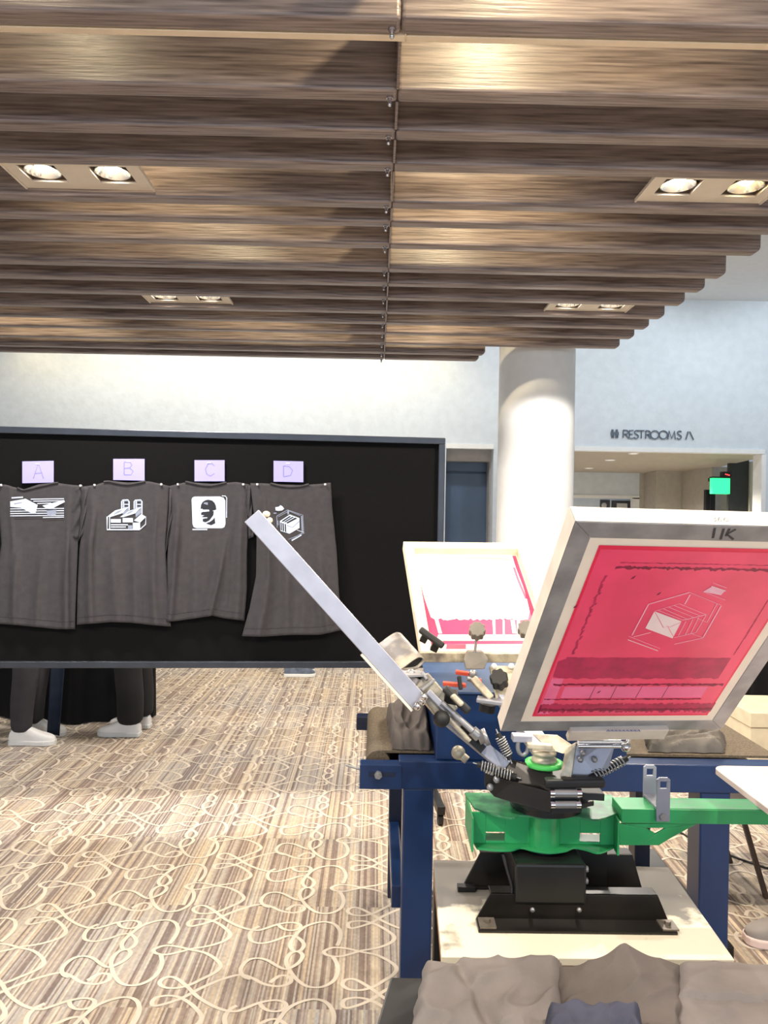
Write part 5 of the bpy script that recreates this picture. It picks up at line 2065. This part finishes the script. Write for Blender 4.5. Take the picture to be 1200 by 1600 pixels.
# flattened metal tube lying by the edge-on screen
m = MB()
p_near, p_far = U(640, 1041, 1.90), U(604, 1003, 2.02)
axis = (p_far - p_near)
wdir = (U(665, 1026, 1.92) - U(618, 1046, 1.86)).normalized()
ud = wdir.cross(axis.normalized())
sec = []
for k in range(28):
    t_ = 2 * PI * k / 28
    w_ = 0.05 * math.cos(t_)
    h_ = 0.021 * math.sin(t_) * (0.25 + 0.75 * max(0.0, min(1.0, (w_ + 0.02) / 0.05)))
    sec.append(wdir * w_ + ud * h_)
rows = []
for t_ in (0, 0.25, 0.5, 0.75, 1.0):
    rows.append([p_near + axis * t_ + q_ * (1 + 0.1 * t_) for q_ in sec] + [p_near + axis * t_ + sec[0] * (1 + 0.1 * t_)])
m.grid(rows)
rim = [p_near + axis * 0.06 + q_ * 0.97 for q_ in sec]
o = m.build('metal_tube', 'squeegee', solid=0.003, weld=True)
m = MB()
m.poly(rim)  # dark cap painting the shade inside the mouth
m.build('tube_shade', 'rubber', o)
tag(o, 'flattened ink-smeared metal tube with oval mouth next to the edge-on screen', 'metal tube')

# ------------------------------------------------------------------ near table with crumpled shirts
ZT2 = 0.7
tq = [PZ(610, 1526, ZT2), PZ(1330, 1540, ZT2), PZ(1500, 1900, ZT2), PZ(565, 1680, ZT2)]
cen = sum(tq, V((0, 0, 0))) / 4
r = thing('shirt_table', (cen.x, cen.y, 0), 'low black table heaped with charcoal shirts before the press', 'table')
m = MB()
m.prism([p - V((0, 0, 0.03)) for p in tq], V((0, 0, 0.03)))
m.build('top', 'black', r, bevel=0.004)
skirt(r, [V((p.x, p.y, 0)) for p in [cen + (q_ - cen) * 0.985 for q_ in tq]], ZT2 - 0.031, 'drape', 0.004)
gr = None
lump('crumpled_shirt', 'warm grey crumpled T-shirt at the left end of the black table', 'T-shirt',
     [PZ(664, 1512, ZT2), PZ(880, 1512, ZT2), PZ(872, 1680, ZT2), PZ(625, 1690, ZT2)], ZT2,
     lambda u, v: 0.024 + 0.017 * wr(u * 0.8, v * 1.2, 1, 1.0) + 0.006 * math.sin(v * 6 + u * 3) - 0.012 * math.exp(-((u - 0.2 - 0.5 * v) / 0.05) ** 2), 'tee_grey', 64, 64)
lump('crumpled_shirt', 'brown-grey T-shirt pulled up into a peak below the plywood edge', 'T-shirt',
     [PZ(868, 1522, ZT2), PZ(1072, 1522, ZT2), PZ(1070, 1640, ZT2), PZ(880, 1640, ZT2)], ZT2,
     lambda u, v: 0.02 + 0.046 * math.exp(-(abs(u - 0.5 - 0.35 * v) / 0.2) ** 1.3 - (v / 0.45) ** 2) + 0.009 * wr(u, v, 1, 7.0), 'tee_brown', 64, 56)
lump('folded_shirt', 'warm grey folded T-shirt with a long seam beside the peaked shirt', 'T-shirt',
     [PZ(1056, 1524, ZT2), PZ(1320, 1530, ZT2), PZ(1400, 1680, ZT2), PZ(1050, 1670, ZT2)], ZT2,
     lambda u, v: (0.034 if v < 0.42 + 0.06 * math.sin(u * 5) else 0.024) + 0.006 * wr(u, v, 1, 4.0), 'tee_grey', 64, 56)
lump('crumpled_shirt', 'bluish dark T-shirt bunched at the near edge of the table', 'T-shirt',
     [PZ(856, 1592, ZT2 + .03), PZ(1002, 1594, ZT2 + .03), PZ(1020, 1720, ZT2 + .03), PZ(840, 1720, ZT2 + .03)], ZT2 + 0.028,
     lambda u, v: 0.034 + 0.012 * wr(u, v, 1.2, 11.0), 'tee_blue', 40, 40)

# ------------------------------------------------------------------ light
wd = bpy.data.worlds.new('hall_daylight')
SC.world = wd
wd.use_nodes = True
bg = wd.node_tree.nodes['Background']
bg.inputs['Color'].default_value = (0.78, 0.89, 1.0, 1)
bg.inputs['Strength'].default_value = 0.35


def spot(name, loc, tgt, power, ang, col, blend=0.4, rad=0.03):
    ld = bpy.data.lights.new(name, 'SPOT')
    ld.energy = power
    ld.spot_size = math.radians(ang)
    ld.spot_blend = blend
    ld.color = col
    ld.shadow_soft_size = rad
    o = bpy.data.objects.new(name, ld)
    COL.objects.link(o)
    o.location = loc
    d = V(tgt) - V(loc)
    o.rotation_euler = d.to_track_quat('-Z', 'Y').to_euler()
    return o


WARM = (1.0, 0.89, 0.75)
for x, y, z, wm in LAMPS:
    spot('ceiling_lamp', (x, y, z), (x, y + 0.05, 0), 80, 150, (1.0, 0.8, 0.55) if wm else (1.0, 0.92, 0.83), 0.14, 0.03)
wl = bpy.data.lights.new('window_daylight', 'AREA')
wl.shape = 'RECTANGLE'
wl.size, wl.size_y = 10.8, 1.6
wl.energy = 270
wl.color = (0.72, 0.84, 1.0)
wo = bpy.data.objects.new('window_daylight', wl)
COL.objects.link(wo)
wo.location = (0, -6.82, 1.58)
wo.rotation_euler = (PI / 2, 0, 0)
# lamps in the void above the slats
for x, y, p in ((0.42, 1.66, 62), (-1.25, 1.66, 18), (0.40, 3.2, 64), (-1.0, 3.2, 44), (0.4, 5.42, 62), (-0.95, 5.42, 46), (-2.6, 5.42, 60)):
    spot('void_lamp', (x, y, ZS + SH + 0.42), (x, y + 0.5, ZS), p, 112, (1.0, 0.84, 0.54), 0.9, 0.03)
# lamps over the press, behind the camera
for x, y, p in ((0.9, 0.55, 130), (-0.8, 0.6, 130), (-2.4, 0.6, 120), (2.4, 0.6, 120)):
    spot('ceiling_lamp', (x, y, 2.93), (x, y + 0.3, 0), p, 140, WARM, 0.3, 0.04)
# added unseen spots that brighten the back wall
for x in (-3.2, -1.4, 0.4):
    spot('wall_fill_spot', (x, 7.7, ZC - 0.06), (x, WY, 2.3), 80, 120, (0.94, 0.97, 1.0), 0.6, 0.08)
for x in (-4.2, -3.4, -2.6, -1.8, -1.0, -0.2, 0.6):
    spot('wall_fill_spot', (x, 9.0, 3.75), (x, 9.3, 2.0), 13, 150, (1.0, 0.78, 0.40), 0.8, 0.05)
for x in (2.9, 5.0):
    spot('wall_fill_spot', (x, 7.7, ZC - 0.06), (x, WY, 2.3), 75, 120, (0.84, 0.94, 1.0), 0.6, 0.08)
for x, y in ((xr0 + 0.6, 11.9), (xr0 + 1.6, 11.0), (xr0 + 1.2, 10.1)):
    spot('corridor_lamp', (x, y, ZT - 0.3), (x, y, 0), 150, 170, (1.0, 0.92, 0.8), 0.5, 0.05)

SC.view_settings.view_transform = 'Standard'
SC.view_settings.look = 'None'
SC.view_settings.gamma = 1.0
SC.view_settings.use_curve_mapping = False
SC.view_settings.exposure = 0.2
